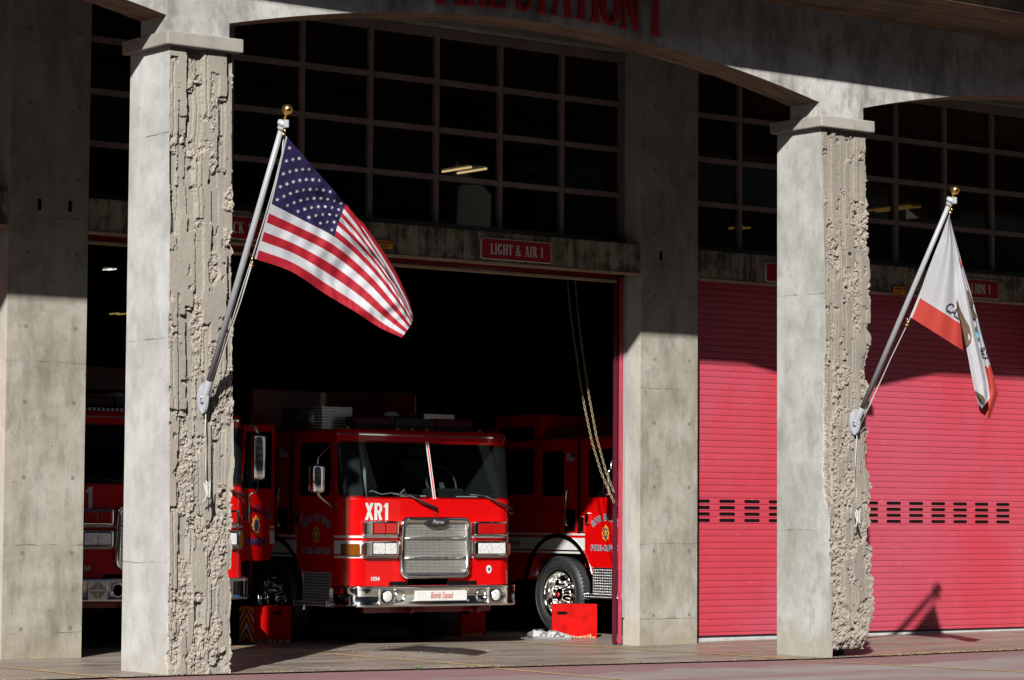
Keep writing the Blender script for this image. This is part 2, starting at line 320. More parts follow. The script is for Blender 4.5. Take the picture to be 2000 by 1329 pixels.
def text_mesh(body, size, extrude=.002, bold=0, sx=1, shear=0, align='CENTER', spacing=1):
    c = bpy.data.curves.new('t', 'FONT'); c.body = body; c.size = size; c.extrude = extrude; c.offset = bold; c.shear = shear; c.align_x = align; c.align_y = 'CENTER'; c.resolution_u = 3; c.space_character = spacing
    o = bpy.data.objects.new('t', c); COL.objects.link(o); dg = bpy.context.evaluated_depsgraph_get(); me = bpy.data.meshes.new_from_object(o.evaluated_get(dg))
    bpy.data.objects.remove(o); me.transform(Matrix.Diagonal((sx, 1, 1, 1))); return me
FRONT = Matrix(((1, 0, 0, 0), (0, 0, -1, 0), (0, 1, 0, 0), (0, 0, 0, 1)))      # faces -Y
SIDE = Matrix(((0, 0, -1, 0), (-1, 0, 0, 0), (0, 1, 0, 0), (0, 0, 0, 1)))      # faces -X
def text_obj(name, body, size, mat, loc, orient, parent, **k):
    me = text_mesh(body, size, **k); me.transform(Matrix.Translation(loc) @ orient); me.materials.append(MT[mat]); me.name = name
    o = bpy.data.objects.new(name, me); COL.objects.link(o); o.parent = parent; return o
# serif glyphs: strokes of (points, widths) in a unit-high cell
def arc(cx, cy, rx, ry, a0, a1, n=14, wt=.19, wn=.07):
    P, Wd = [], []
    for i in range(n+1):
        a = math.radians(a0+(a1-a0)*i/n); P.append((cx+rx*math.cos(a), cy+ry*math.sin(a))); Wd.append(wn+(wt-wn)*abs(math.cos(a)))
    return (P, Wd)
T, TN = .17, .06
def L(x0, y0, x1, y1, w): return ([(x0, y0), (x1, y1)], [w, w])
def serif(x, y, half=.14): return L(x-half, y, x+half, y, .05)
GL = {
 'I': (.34, [L(.17, 0, .17, 1, T), serif(.17, .025), serif(.17, .975)]),
 '1': (.36, [L(.2, 0, .2, 1, T*.85), serif(.2, .025), ([(.04, .8), (.2, .96)], [.05, .08])]),
 'F': (.58, [L(.16, 0, .16, 1, T), serif(.16, .025), L(.02, .97, .56, .97, .06), L(.54, 1, .54, .76, .05), L(.2, .52, .42, .52, .055), L(.42, .62, .42, .42, .045)]),
 'E': (.6, [L(.16, 0, .16, 1, T), L(.02, .97, .56, .97, .06), L(.02, .03, .58, .03, .06), L(.54, 1, .54, .76, .05), L(.565, 0, .565, .26, .05), L(.2, .52, .42, .52, .055), L(.42, .62, .42, .42, .045)]),
 'L': (.56, [L(.16, 0, .16, 1, T), serif(.16, .975), L(.02, .03, .54, .03, .06), L(.53, 0, .53, .28, .05)]),
 'H': (.74, [L(.16, 0, .16, 1, T), L(.58, 0, .58, 1, T), serif(.16, .025), serif(.16, .975), serif(.58, .025), serif(.58, .975), L(.2, .52, .55, .52, .06)]),
 'T': (.62, [L(.31, 0, .31, 1, T), serif(.31, .025), L(.02, .97, .6, .97, .06), L(.045, 1, .045, .74, .05), L(.575, 1, .575, .74, .05)]),
 'N': (.72, [L(.13, 0, .13, 1, TN), ([(.13, .98), (.58, .02)], [.17, .17]), L(.58, 0, .58, 1, TN), serif(.13, .025, .11), serif(.58, .975, .11), serif(.08, .975, .07)]),
 'A': (.72, [([(.12, .02), (.35, 1)], [TN, TN]), ([(.36, 1), (.6, .02)], [.17, .17]), L(.2, .34, .5, .34, .05), serif(.11, .025, .1), serif(.6, .025, .12)]),
 'K': (.7, [L(.16, 0, .16, 1, T), serif(.16, .025), serif(.16, .975), ([(.22, .42), (.54, .98)], [TN, TN]), ([(.34, .6), (.58, .03)], [.16, .16]), serif(.55, .975, .1), serif(.6, .025, .1)]),
 'C': (.62, [arc(.34, .5, .24, .47, 50, 310, 18), L(.53, .72, .53, .97, .05)]),
 'G': (.68, [arc(.34, .5, .24, .47, 50, 318, 18), L(.53, .72, .53, .97, .05), L(.54, .02, .54, .42, .14), serif(.54, .42, .12)]),
 'O': (.68, [arc(.34, .5, .25, .47, 0, 360, 26)]),
 'S': (.54, [arc(.27, .75, .17, .22, 30, 250, 12, .1, .07), arc(.27, .26, .18, .23, -150, 90, 14, .1, .07), ([(.2, .57), (.36, .45)], [.17, .17]), L(.45, .74, .45, .97, .045), L(.07, .03, .07, .28, .045)]),
 'R': (.7, [L(.16, 0, .16, 1, T), serif(.16, .025), L(.03, .97, .36, .97, .055), L(.2, .5, .36, .5, .05), arc(.34, .735, .16, .235, -90, 90, 12, .16, .055), ([(.34, .5), (.58, .03)], [.15, .15]), serif(.6, .025, .09)]),
 'X': (.66, [([(.12, .98), (.54, .02)], [.16, .16]), ([(.52, .98), (.12, .02)], [TN, TN]), serif(.12, .975, .1), serif(.12, .025, .1), serif(.54, .975, .1), serif(.54, .025, .1)]),
 '&': (.8, [arc(.3, .77, .14, .2, 0, 360, 14, .09, .06), arc(.28, .25, .2, .23, 100, 330, 14, .14, .06), ([(.22, .68), (.66, .03)], [.13, .13]), ([(.44, .1), (.62, .42)], [.06, .05]), serif(.64, .43, .1), serif(.68, .025, .09)]),
 'P': (.62, [L(.16, 0, .16, 1, T), serif(.16, .025), L(.03, .97, .36, .97, .055), L(.2, .46, .36, .46, .05), arc(.34, .715, .17, .255, -90, 90, 12, .16, .055)]),
 'U': (.7, [L(.15, .28, .15, 1, T), L(.56, .28, .56, 1, TN), serif(.15, .975), serif(.56, .975, .1), arc(.355, .3, .205, .28, 180, 360, 12, .14, .06)]),
 'B': (.66, [L(.16, 0, .16, 1, T), L(.03, .97, .36, .97, .05), L(.03, .03, .36, .03, .05), L(.2, .52, .36, .52, .05), arc(.34, .75, .15, .22, -90, 90, 10, .15, .05), arc(.34, .275, .18, .245, -90, 90, 10, .16, .05)]),
 ' ': (.34, []),
}
def serif_text(body, fn, height, sx=1.0, depth=.01, mb=None, mat=0, gap=.06):
    """fn(x, y, d) -> 3D point; x along the baseline (centred), d = outward"""
    mb = mb or MB(); wid = sum(GL[c][0]+gap for c in body)-gap; x = -wid/2; e = 0
    for c in body:
        w, st = GL[c]
        for P, Wd in st:
            e += 1; dd = depth+(e % 7)*.0005; n = len(P); lf, rg = [], []
            for i, (px, py) in enumerate(P):
                a = P[max(i-1, 0)]; b = P[min(i+1, n-1)]
                if n > 8 and P[0] == P[-1] or (n > 8 and abs(P[0][0]-P[-1][0]) < 1e-6 and abs(P[0][1]-P[-1][1]) < 1e-6):
                    a = P[i-1] if i > 0 else P[-2]; b = P[i+1] if i < n-1 else P[1]
                tx, ty = b[0]-a[0], b[1]-a[1]; l = math.hypot(tx, ty) or 1; nx, ny = -ty/l, tx/l; h = Wd[i]/2
                lf.append((px+nx*h, py+ny*h)); rg.append((px-nx*h, py-ny*h))
            for i in range(n-1):
                q = [lf[i], rg[i], rg[i+1], lf[i+1]]
                top = [mb.bm.verts.new(fn((x+a)*height*sx, b*height, dd)) for a, b in q]; bot = [mb.bm.verts.new(fn((x+a)*height*sx, b*height, 0)) for a, b in q]
                mb.bm.faces.new(top).material_index = mat
                for k in range(4): mb.bm.faces.new((top[k], bot[k], bot[(k+1) % 4], top[(k+1) % 4])).material_index = mat
        x += w+gap
    return mb
# numpy value noise
def _h(ix, iy, s): 
    n = (ix*374761393+iy*668265263+s*144665) & 0xffffffff; n = ((n ^ (n >> 13))*1274126177) & 0xffffffff; return ((n ^ (n >> 16)) & 0xffff)/65535.0
def vn(x, y, s=0):
    x = np.asarray(x, float); y = np.asarray(y, float); ix = np.floor(x).astype(np.int64); iy = np.floor(y).astype(np.int64); fx = x-ix; fy = y-iy; fx = fx*fx*(3-2*fx); fy = fy*fy*(3-2*fy)
    return (_h(ix, iy, s)*(1-fx)+_h(ix+1, iy, s)*fx)*(1-fy)+(_h(ix, iy+1, s)*(1-fx)+_h(ix+1, iy+1, s)*fx)*fy
def fbm(x, y, s=0, o=4):
    r = 0; a = .5
    for k in range(o): r = r+a*vn(x*2**k, y*2**k, s+k*17); a *= .5
    return r/(1-.5**o)
def sstep(x, a, b): t = np.clip((x-a)/(b-a), 0, 1); return t*t*(3-2*t)
def worley(x, y, s=0):
    x = np.asarray(x, float); y = np.asarray(y, float); ix = np.floor(x).astype(np.int64); iy = np.floor(y).astype(np.int64); b1 = np.full(x.shape, 9.0); v1 = np.zeros(x.shape)
    for dx in (-1, 0, 1):
        for dy in (-1, 0, 1):
            cx = ix+dx; cy = iy+dy; d = np.hypot(cx+_h(cx, cy, s)-x, cy+_h(cx, cy, s+1)-y); k = d < b1; v1 = np.where(k, _h(cx, cy, s+2), v1); b1 = np.where(k, d, b1)
    return b1, v1
def gz(x): return float(np.interp(x, [-5, .5, 8, 10, 15], [.075, .062, .005, .02, .04]))
# ================================================================== ground
BAY = 8.1174; CW = .8775
def sheet(name, xs, ys, dz, mat, fn=gz):
    b = MB(); V = [[b.bm.verts.new((x, y, fn(x)+dz)) for x in xs] for y in ys]
    for j in range(len(ys)-1):
        for i in range(len(xs)-1): b.bm.faces.new((V[j][i], V[j][i+1], V[j+1][i+1], V[j+1][i]))
    return tag(b.build(name, mat), kind='structure')
XS = [-70, -5, -2, .5, 3, 5.5, 8, 9, 10, 12.5, 15, 30, 90]
sheet('street', XS, [-9.5, -6, -3.118], -.012, 'street')
sheet('road', XS, [-44, -20, -9.51], -.02, 'road')
sheet('far_pavement', XS, [-75, -44.01], -.01, 'road')
sheet('driveway_apron', XS, [-3.113, -2, -1, 0, 5, 15, 39], 0, 'apron')
sheet('subsoil', [-90, 110], [-90, 60], -.12, 'dark', lambda x: 0)
def yline(name, x0, ya, x1, yb, w=.07):
    b = MB(); n = 10
    for k in range(n):
        t0, t1 = k/n, (k+1)/n; q = []
        for t, s in ((t0, -1), (t0, 1), (t1, 1), (t1, -1)):
            x = x0+(x1-x0)*t+s*w/2; y = ya+(yb-ya)*t; q.append((x, y, gz(x)+(.004 if y > -3.12 else -.008)))
        b.face(q)
    return tag(b.build(name, 'yellow'), kind='structure')
yline('yellow_guide_line', 3.63, 1.6, 3.63, -3.112, .11); yline('yellow_guide_line', 3.62, -3.12, 3.35, -7, .11)
yline('yellow_guide_line', 7.4, 1.5, 7.62, -3.112, .11); yline('yellow_guide_line', 7.64, -3.12, 8.2, -7, .10)
yline('yellow_guide_line', -.62, 1.5, -.6, -3.115, .07); yline('yellow_guide_line', -.58, -3.135, -.4, -7, .1)
b = MB(); rnd = random.Random(3)
def leaf(x, y, s, z=None):
    z = (gz(x)+.006) if z is None else z; a = rnd.random()*6.28; q = []
    for k, r in ((0, 1), (1, .45), (2, 1), (3, .45)):
        aa = a+k*PI/2; q.append((x+math.cos(aa)*s*r, y+math.sin(aa)*s*r, z+rnd.random()*s*.5))
    b.face(q, rnd.randrange(2))
for k in range(2600): leaf(rnd.uniform(-2.5, 13), -3.115+rnd.gauss(0, .016), rnd.uniform(.005, .016))
for k in range(1500): leaf(rnd.uniform(8.8, 13), -3.17+rnd.gauss(0, .05), rnd.uniform(.005, .016))
for k in range(160): leaf(rnd.uniform(1.5, 8), rnd.uniform(-3, 1.2), rnd.uniform(.006, .02))
for k in range(60): leaf(rnd.uniform(3.6, 5), rnd.uniform(-1.6, .6), rnd.uniform(.01, .025))
for k in range(60): leaf(rnd.uniform(8.5, 14), rnd.uniform(-3, .1), rnd.uniform(.006, .015))
tag(b.build('dry_leaf_litter', ['leaf', 'wood']), 'dry leaf crumbs gathered in the joint between apron and street', 'leaf litter', kind='stuff')
for px, py, n, lab in ((815, 1307, 26, 'small green weed in the joint before the open bay'), (1797, 1259, 14, 'tiny weed in the joint before the right closed door')):
    b = MB(); p = at(px, py, Y=-3.12); p.z = gz(p.x)
    for k in range(n):
        a = rnd.random()*6.28; r = rnd.uniform(.01, .05); h = rnd.uniform(.015, .05); c = Vector((p.x+math.cos(a)*r*.5, p.y+math.sin(a)*r*.3, p.z-.01)); t = c+Vector((math.cos(a)*r, math.sin(a)*r, h)); w = Vector((-math.sin(a), math.cos(a), 0))*.006
        b.face([c-w, c+w, t])
    tag(b.build('weed', 'weed', recalc=False), lab, 'weed')
# ================================================================== back row of columns
def column(x, n, lab):
    r = thing('concrete_column', (x, 0, 0), lab, 'column', 'columns of the engine bay wall'); m = MB(); m.box(x, x+CW, 0, .30, -.1, 7.1)
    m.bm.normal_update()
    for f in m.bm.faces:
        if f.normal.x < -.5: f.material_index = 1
    for (sx, sz) in n: m.box(x+sx-.02, x+sx+.02, -.0025, .05, sz-.055, sz+.055, 2)
    shift(m.build('shaft', ['col_conc', 'col_sun_side', 'dark'], r, recalc=False), r); return r
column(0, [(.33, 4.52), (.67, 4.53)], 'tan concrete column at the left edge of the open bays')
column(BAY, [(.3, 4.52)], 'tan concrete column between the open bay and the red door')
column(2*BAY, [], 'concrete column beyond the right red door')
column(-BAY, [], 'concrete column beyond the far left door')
b = MB(); b.box(15.062, 2*BAY-.002, .02, .6, -.1, 4.298)
tag(b.build('concrete_pier', 'col_conc'), 'concrete pier at the right end of the closed red door', 'pier')
# headers
SIGNZ = 4.445
for k, lab in ((-1, 'concrete door header over the far left closed bay'), (0, 'streaked concrete header over the open bays'), (1, 'streaked concrete header over the closed red door')):
    x0 = k*BAY+CW+.001; x1 = (k+1)*BAY-.001; h = thing('door_header', (x0, .012, 4.3), lab, 'header beam', 'headers over the bay doors')
    m = MB(); m.box(x0, x1, .012, .42, 4.3, 4.634, bev=.006); shift(m.build('beam', 'header', h), h)
    m = MB(); m.box(x0+.002, x1-.002, -.004, .09, 4.272, 4.2985); shift(m.build('drip_angle', 'tan', h), h)
# windows
ZR = [4.6927+.5349*i for i in range(5)]
pane_me = None
for k, lab in ((-1, 'dark window wall above the far left bay'), (0, 'dark grid window wall above the open bays'), (1, 'dark grid window wall above the closed red door')):
    x0 = k*BAY+CW; w = thing('window_wall', (x0, .3, 4.64), lab, 'window', 'clerestory window walls')
    m = MB(); xs = [x0+.057+.8923*i for i in range(9)]
    for i, x in enumerate(xs): m.box(x-(.055 if i == 0 else .030), x+(.055 if i == 8 else .030), .3, .38, 4.72, 6.82)
    for i, z in enumerate(ZR[1:4]):
        for a, c in zip(xs, xs[1:]): m.box(a+.0305, c-.0305, .292, .385, z-.028, z+.028)
    m.box(x0+.003, x0+BAY-CW-.003, .29, .4, ZR[4]-.035, ZR[4]+.06); shift(m.build('mullion_frame', 'frame', w), w)
    m = MB(); m.box(x0+.003, x0+BAY-CW-.003, .27, .4, 4.635, 4.719, bev=.004); shift(m.build('sill_rail', 'sill', w), w)
    for a, c in zip(xs, xs[1:]):
        for z0, z1 in zip(ZR, ZR[1:]):
            if pane_me is None:
                m = MB(); m.box(-.42, .42, 0, .006, -.24, .24); o = m.build('pane', 'glass', w); pane_me = o.data
            else: o = bpy.data.objects.new('pane', pane_me); COL.objects.link(o); o.parent = w
            o.location = ((a+c)/2-x0, .05, (z0+z1)/2-4.64+.005)
m = MB(); m.box(-30, 45, .1, .6, 6.9, 7.4); tag(m.build('wall_above_windows', 'col_conc'), 'concrete wall strip above the window grids under the soffit', 'wall')
# ================================================================== roll up doors
def curtain(x0, x1, zlo, zhi, root):
    m = MB(); z = 1.4121; 
    while z > zlo: z -= .0759
    prof = []
    while z < zhi:
        for dz, dy in ((0, .012), (.0032, .0012), (.02, -.0002), (.038, -.0006), (.056, -.0002), (.0727, .0012)):
            zz = z+dz
            if zlo <= zz <= zhi: prof.append((zz, .3+dy))
        z += .0759
    n = 24; V = [[m.bm.verts.new((x0+(x1-x0)*i/n, y, zz)) for i in range(n+1)] for zz, y in prof]
    for j in range(len(prof)-1):
        for i in range(n): m.bm.faces.new((V[j][i], V[j][i+1], V[j+1][i+1], V[j+1][i]))
    return shift(m.build('door_curtain', 'door', root, recalc=False), root)
slot_me = None
def closed_door(x0, x1, lab, k0, k1):
    global slot_me
    d = thing('roll_up_door', (x0, .3, gz(x0)), lab, 'roll-up door', 'roll-up doors of the station'); curtain(x0, x1, .075, 4.298, d)
    m = MB(); m.box(x0, x1, .285, .33, .058, .074); shift(m.build('rubber_seal', 'black', d), d)
    m = MB(); m.box(x0, x1, .27, .34, .0, .057, bev=.008); shift(m.build('bottom_bar', 'greywhite', d), d)
    for xa, xb in ((x0, x0+.045), (x1-.045, x1)):
        m = MB(); m.box(xa, xb, .22, .36, .02, 4.27); shift(m.build('guide_rail', 'sill', d), d)
    for k in range(k0, k1):
        xc = 9.735+.4027*k
        for r in range(4):
            zc = 1.4121+.0759*(r+.5)
            if slot_me is None:
                m = MB(); P = []
                for a in range(0, 181, 20): P.append((-.107-.018*math.sin(math.radians(a)), 0, .018*math.cos(math.radians(a))))
                for a in range(0, 181, 20): P.append((.107+.018*math.sin(math.radians(a)), 0, -.018*math.cos(math.radians(a))))
                m.prism(P, (0, .004, 0)); o = m.build('vent_slot', 'dark', d); slot_me = o.data
            else: o = bpy.data.objects.new('vent_slot', slot_me); COL.objects.link(o); o.parent = d
            o.location = (xc-x0, -.0042, zc-gz(x0))
closed_door(8.996, 15.06, 'closed red slatted roll-up door with vent slots', -1, 13)
closed_door(-7.2, -.001, 'closed red slatted door left of the leftmost column', -42, -25)
d = thing('roll_up_door', (.88, .3, 4.2), 'raised roll-up door, only its bottom edge showing under the header', 'roll-up door', 'roll-up doors of the station')
curtain(.9, 8.0, 4.235, 4.298, d).data.materials[0] = MT['truck_dark']  # curtain edge recoloured darker to stand for shade under the header
m = MB(); m.box(.92, 7.98, .27, .34, 4.20, 4.234, bev=.006); shift(m.build('bottom_bar', 'tan', d), d)
for sx in (-1, 1):
    xc = .8775 if sx < 0 else 8.1174
    m = MB(); a, c = sorted((xc-sx*.001, xc-sx*.03)); m.box(a, c, .265, .28, .32, 4.27); shift(m.build('jamb_angle', 'pole', d), d)
    m = MB(); a, c = sorted((xc-sx*.031, xc-sx*.078)); m.box(a, c, .285, .3, .02, 4.27); shift(m.build('guide_rail', 'door_trim', d), d); m = MB(); a, c = sorted((xc-sx*.079, xc-sx*.13)); m.box(a, c, .315, .34, .02, 4.27); shift(m.build('guide_lip', 'shade_red', d), d)
# ================================================================== arcade front
def arch_z(u): return 5.96+.43*(1-((u-.5)/.5)**2)
low = []; ks = (-1, 0, 1, 2)
for k in ks:
    xa = .01+BAY*k; xb = xa+.663
    if k == ks[0]: low.append((xa-8, 5.96))
    low += [(xa, 5.96), (xa, 5.8), (xb, 5.8), (xb, 5.96)]
    if k != ks[-1]:
        for i in range(1, 40): low.append((xb+(BAY-.663)*i/40, arch_z(i/40)))
low.append((xb+8, 5.96)); pts = [(x, -2.94, z) for x, z in low]+[(xb+8, -2.94, 7.0), (low[0][0], -2.94, 7.0)]
aw = thing('arched_wall', (0, -2.94, 5.8), 'pale concrete wall of low arches carried by the front pillars, with red lettering', 'arcade wall')
m = MB(); m.prism(pts, (0, .45, 0)); m.bm.normal_update(); bmesh.ops.recalc_face_normals(m.bm, faces=m.bm.faces)
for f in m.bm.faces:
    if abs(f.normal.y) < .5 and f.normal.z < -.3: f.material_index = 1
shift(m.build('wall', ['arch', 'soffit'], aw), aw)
cx0 = .673+(BAY-.663)/2
def onarch(x, y, d):
    X = cx0+.02+x; u = (X-.673)/(BAY-.663); z = arch_z(u)+.085+y; return (X, -2.94-d, z)
m = serif_text('FIRE STATION 1', onarch, .52, .745, .03, gap=-.01)
shift(m.build('raised_lettering', 'letter_red', aw), aw)
m = MB(); m.prism([(-30, -.1, 6.95), (-30, -2.3, 6.95), (-30, -3.0, 6.955), (-30, -3.86, 7.035), (-30, -3.88, 7.05), (-30, -3.9, 8.48), (-30, -5.5, 8.49), (-30, -5.5, 9.2), (-30, 39, 9.2), (-30, 39, 7.45), (-30, .6, 7.45), (-30, .6, 7.1), (-30, -.1, 7.1)], (75, 0, 0))
tag(m.build('upper_floor_overhang', 'soffit'), 'dark board-marked concrete overhang running above the arched wall', 'overhang')
# ================================================================== front pillars
def pillar(k, seed, kind, lab, mats):
    xa = .05+BAY*k; w = .686; dp = .70; H = 5.69; bat = .16
    r = thing('front_pillar', (xa, -2.94, 0), lab, 'pillar', 'ribbed front pillars of the arcade')
    sl = np.concatenate([np.linspace(-dp, -.16, 7), np.linspace(-.15, -.006, 24), np.linspace(0, w, 104), np.linspace(w+.01, w+.12, 12), np.linspace(w+.2, w+dp, 6)])
    z0 = gz(xa)-.02; zs = np.linspace(z0, H, 640); Sg, Z = np.meshgrid(sl, zs)
    fine = fbm(Sg*55, Z*55, seed+11, 4); co = fbm(Sg*21, Z*17, seed+12, 4); big = fbm(Sg*6.5+1, Z*3.0, seed+13, 3)
    wob = (fbm(Sg*4+3, Z*7, seed)-.5)*.035+(fbm(Sg*40, Z*45, seed+5)-.5)*.012
    nc = 8 if kind == 'a' else 10; fw = w/nc; zi = np.floor(Z*2.1+.7*seed).astype(np.int64)
    s2 = Sg+wob*.8+.024*(_h(zi, zi*0+3, seed+50)-.5); ci = np.floor(s2/fw).astype(np.int64); fx = s2/fw-ci
    def cell(c_):
        fr_ = _h(c_, c_*0+5, seed)*(.8 if kind == 'a' else 1.2)+.75; zz = Z*fr_+_h(c_, c_*0+9, seed)*10+wob*3; g_ = np.floor(zz).astype(np.int64); f_ = zz-g_
        q = _h(c_, g_, seed+2); k2 = _h(c_, g_, seed+3); D = np.where(q < .34, .003*k2, np.where(q < .54, .013+.007*k2, np.where(q < .93, .028+.018*k2, .05)))
        D = D*(.72 if kind == 'c' else 1.3)
        D = np.where((c_ <= 0) & (q < .86), .001, D); return D, q, k2, np.minimum(f_, 1-f_)/fr_
    D0, rr, r2, dist = cell(ci); DL, _a, _b, _c = cell(ci-1); r3 = _h(ci, ci*0+7, seed+4)
    bev = sstep(fx, 0, .10+.16*r2); hr = np.where(D0 < DL, DL+(D0-DL)*bev, D0); deep = .036 if kind == 'a' else .02
    gro = (np.abs(fx-(.45+.2*r3)) < .10) & (r2 > .5); hr = hr+np.where(gro, .010, 0)
    brkend = (dist < (.015+.055*r2)*(.35+co)) & (r2 > .35)
    w1, wv = worley(Sg/.030+co*.8, Z/.034, seed+60); w2, wv2 = worley(Sg/.014, Z/.015, seed+70); chunk = .026*(wv-.5)+.010*(wv2-.5)+.012*w1
    low = 1-sstep(Z, .05, 2.2); edge = sstep(Sg, w-.11, w)
    if kind == 'a': mk = big+.15*low+.06*edge-.10; rub = sstep(mk, .58, .62)
    else: mk = big+.24*(1-sstep(Z, .3, 2.0))+.08*edge-.03; rub = sstep(mk, .56, .61)
    rub = np.maximum(rub, np.where(brkend, 1.0, 0)); rub = np.maximum(rub, np.where((rr > .93) & (ci > 0), sstep(co, .38, .5), 0))
    rdep = (deep*.5+.035*(co-.42)+chunk*.8) if kind == 'a' else (.012+.06*(co-.42)+chunk*1.1+.02*low)
    h = hr*(1-rub)+np.maximum(rdep, -.003)*rub+.003*(fine-.5)
    if kind == 'a':
        for sc_, zt_, pr_ in ((.088, 5.2, .25), (.43, 2.6, .3), (.27, 4.2, .62)):
            st_ = sc_+.03*(_h(np.floor(Z*1.7).astype(np.int64), ci*0+1, seed+int(sc_*100))-.5)+wob*.5; h = np.where((np.abs(s2*0+Sg-st_) < .008) & (Z < zt_) & (_h(np.floor(Z*2.6).astype(np.int64), ci*0+2, seed+int(sc_*90)) > pr_), np.maximum(h, .058), h)
    pits = sstep(fbm(Sg*19, Z*12, seed+21, 3), .77, .80)*.028; h = h+pits*(1-rub*.3)
    fe = fbm(Z*3.1, Z*0+.5, seed+31, 4)
    ero = np.maximum(0, fe-.45)*(.08*np.where(Z < 1.9, 1, .25) if kind == 'a' else .24)*np.where(Z < 3.9, 1, .12)*np.where(Z < (2.6 if kind == 'a' else 3.6), 1, .3)
    if kind == 'c': ero = ero+.17*sstep(-Z, -.5, -.08)
    else: ero = ero+.015*low
    wl = sstep(Sg, -.004, .012)
    lb = fbm(Z*5, Z*0+2.5, seed+41, 4); band = (sstep(Z, 1.5, 1.8)*(1-sstep(Z, 3.0, 3.3)) if kind == 'c' else sstep(-Z, -1.4, -.2)*.5)
    wL = (.03+.10*lb)*band+np.maximum(0, lb-.55)*.14*np.where(Z < 4.2, 1, .3)
    leftero = np.maximum(0, 1-np.abs(Sg+0.0)/np.maximum(wL, 1e-4))*np.where(wL > .012, 1, 0)
    hL = (.010+.030*(co-.3)+.012*fine)*sstep(leftero, .0, .25)
    h = h*wl; hL = np.where(Sg > .02, hL*(1-sstep(Sg, .02, .07)), hL); h = np.where(Sg >= 0, np.maximum(h, hL), h)
    yf = -2.94-bat*np.clip(1-Z/H, 0, 1)
    if kind == 'c': h = h+.34*sstep(-Z, -.095-.05*(co-.4), -.06-.05*(co-.4))*sstep(Sg, .03, .14)+.05*sstep(-Z, -.22, -.08)*sstep(Sg, .03, .14)*(1-sstep(-Z, -.095, -.06))
    e2 = ero*sstep(Sg, w-.16, w)
    X = np.where(Sg < 0, xa+hL, np.where(Sg <= w, xa+Sg, xa+w)); Y = np.where(Sg < 0, yf-Sg, np.where(Sg <= w, yf, yf+(Sg-w)))
    Y = np.where(Sg < 0, np.minimum(Y, -2.94+dp+.0)*1.0, Y); Y = np.where(Sg < 0, yf+(-Sg/dp)*(-2.94+dp-yf), Y); Y = np.where(Sg > w, yf+((Sg-w)/dp)*(-2.94+dp-yf), Y)
    front = (Sg >= 0) & (Sg <= w)
    cr = sstep(Sg, w-.05, w)*(1-sstep(Sg, w+.0, w+.1)*0)
    Y = Y+np.where(front, h, 0)+np.where(Sg > w, 0, e2*.35)+np.where(Sg > w, e2*.35*(1-sstep(Sg, w, w+.3)), 0)+np.where(Sg > w, h*(1-sstep(Sg, w, w+.2)), 0)
    X = X-np.where(Sg > w-.16, e2, 0)-np.where(Sg > w, h*(.8 if kind == 'c' else .8*(1-.7*sstep(Z, 1.6, 2.2))), 0)-np.where(front, h*(.8 if kind == 'c' else .8*(1-.7*sstep(Z, 1.6, 2.2)))*cr, 0)
    Y = Y+np.where(Sg < 0, hL*sstep(Sg, -.06, 0), 0); X = X+np.where((Sg >= 0) & (Sg < .07), hL*(1-sstep(Sg, 0, .07)), 0)
    nv, nu = Z.shape; co3 = np.stack([X, Y, Z], -1).reshape(-1, 3); idx = np.arange(nv*nu).reshape(nv, nu)
    q = np.stack([idx[:-1, :-1], idx[:-1, 1:], idx[1:, 1:], idx[1:, :-1]], -1).reshape(-1, 4)
    me = bpy.data.meshes.new('shaft'); me.from_pydata((co3-np.array([xa, -2.94, 0])).tolist(), [], q.tolist())
    for mm in mats: me.materials.append(MT[mm])
    sm = (Sg[:-1, :-1] < -.003).reshape(-1); brk = np.clip(rub+pits*10, 0, 1)*np.where(Sg < -.001, 0, 1); brk = np.where(leftero > .05, 1, brk)
    smf = sm & ~(leftero > .05)[:-1, :-1].reshape(-1)
    me.polygons.foreach_set('material_index', np.where(smf, 0, 1).astype(np.int32)); me.polygons.foreach_set('use_smooth', np.zeros(len(q), bool))
    at_ = me.attributes.new('broken', 'FLOAT', 'POINT'); at_.data.foreach_set('value', brk.reshape(-1).astype(np.float32)); me.update()
    o = bpy.data.objects.new('shaft', me); COL.objects.link(o); o.parent = r
    m = MB(); m.box(xa+.03, xa+w-.12, -2.7, -2.94+dp+.001, z0, H-.01); shift(m.build('core', mats[0], r), r)
    m = MB(); m.box(xa-.06, xa+w+.06, -3.0, -2.18, 5.691, 5.818, bev=.012, seg=2)
    for v in m.bm.verts: v.co += Vector(((fbm(v.co.x*9, v.co.z*30, 3)-.5)*.004, 0, 0))
    shift(m.build('capital', 'cap', r), r)
    return r
pillar(0, 21, 'a', 'pale pillar with ribbed broken face carrying the striped flag', ['smooth_a', 'rough_a'])
pillar(1, 44, 'c', 'grey pillar with crumbling undercut face carrying the bear flag', ['smooth_c', 'rough_c'])
pillar(-1, 67, 'a', 'front pillar beyond the left edge of the arcade', ['smooth_a', 'rough_a'])
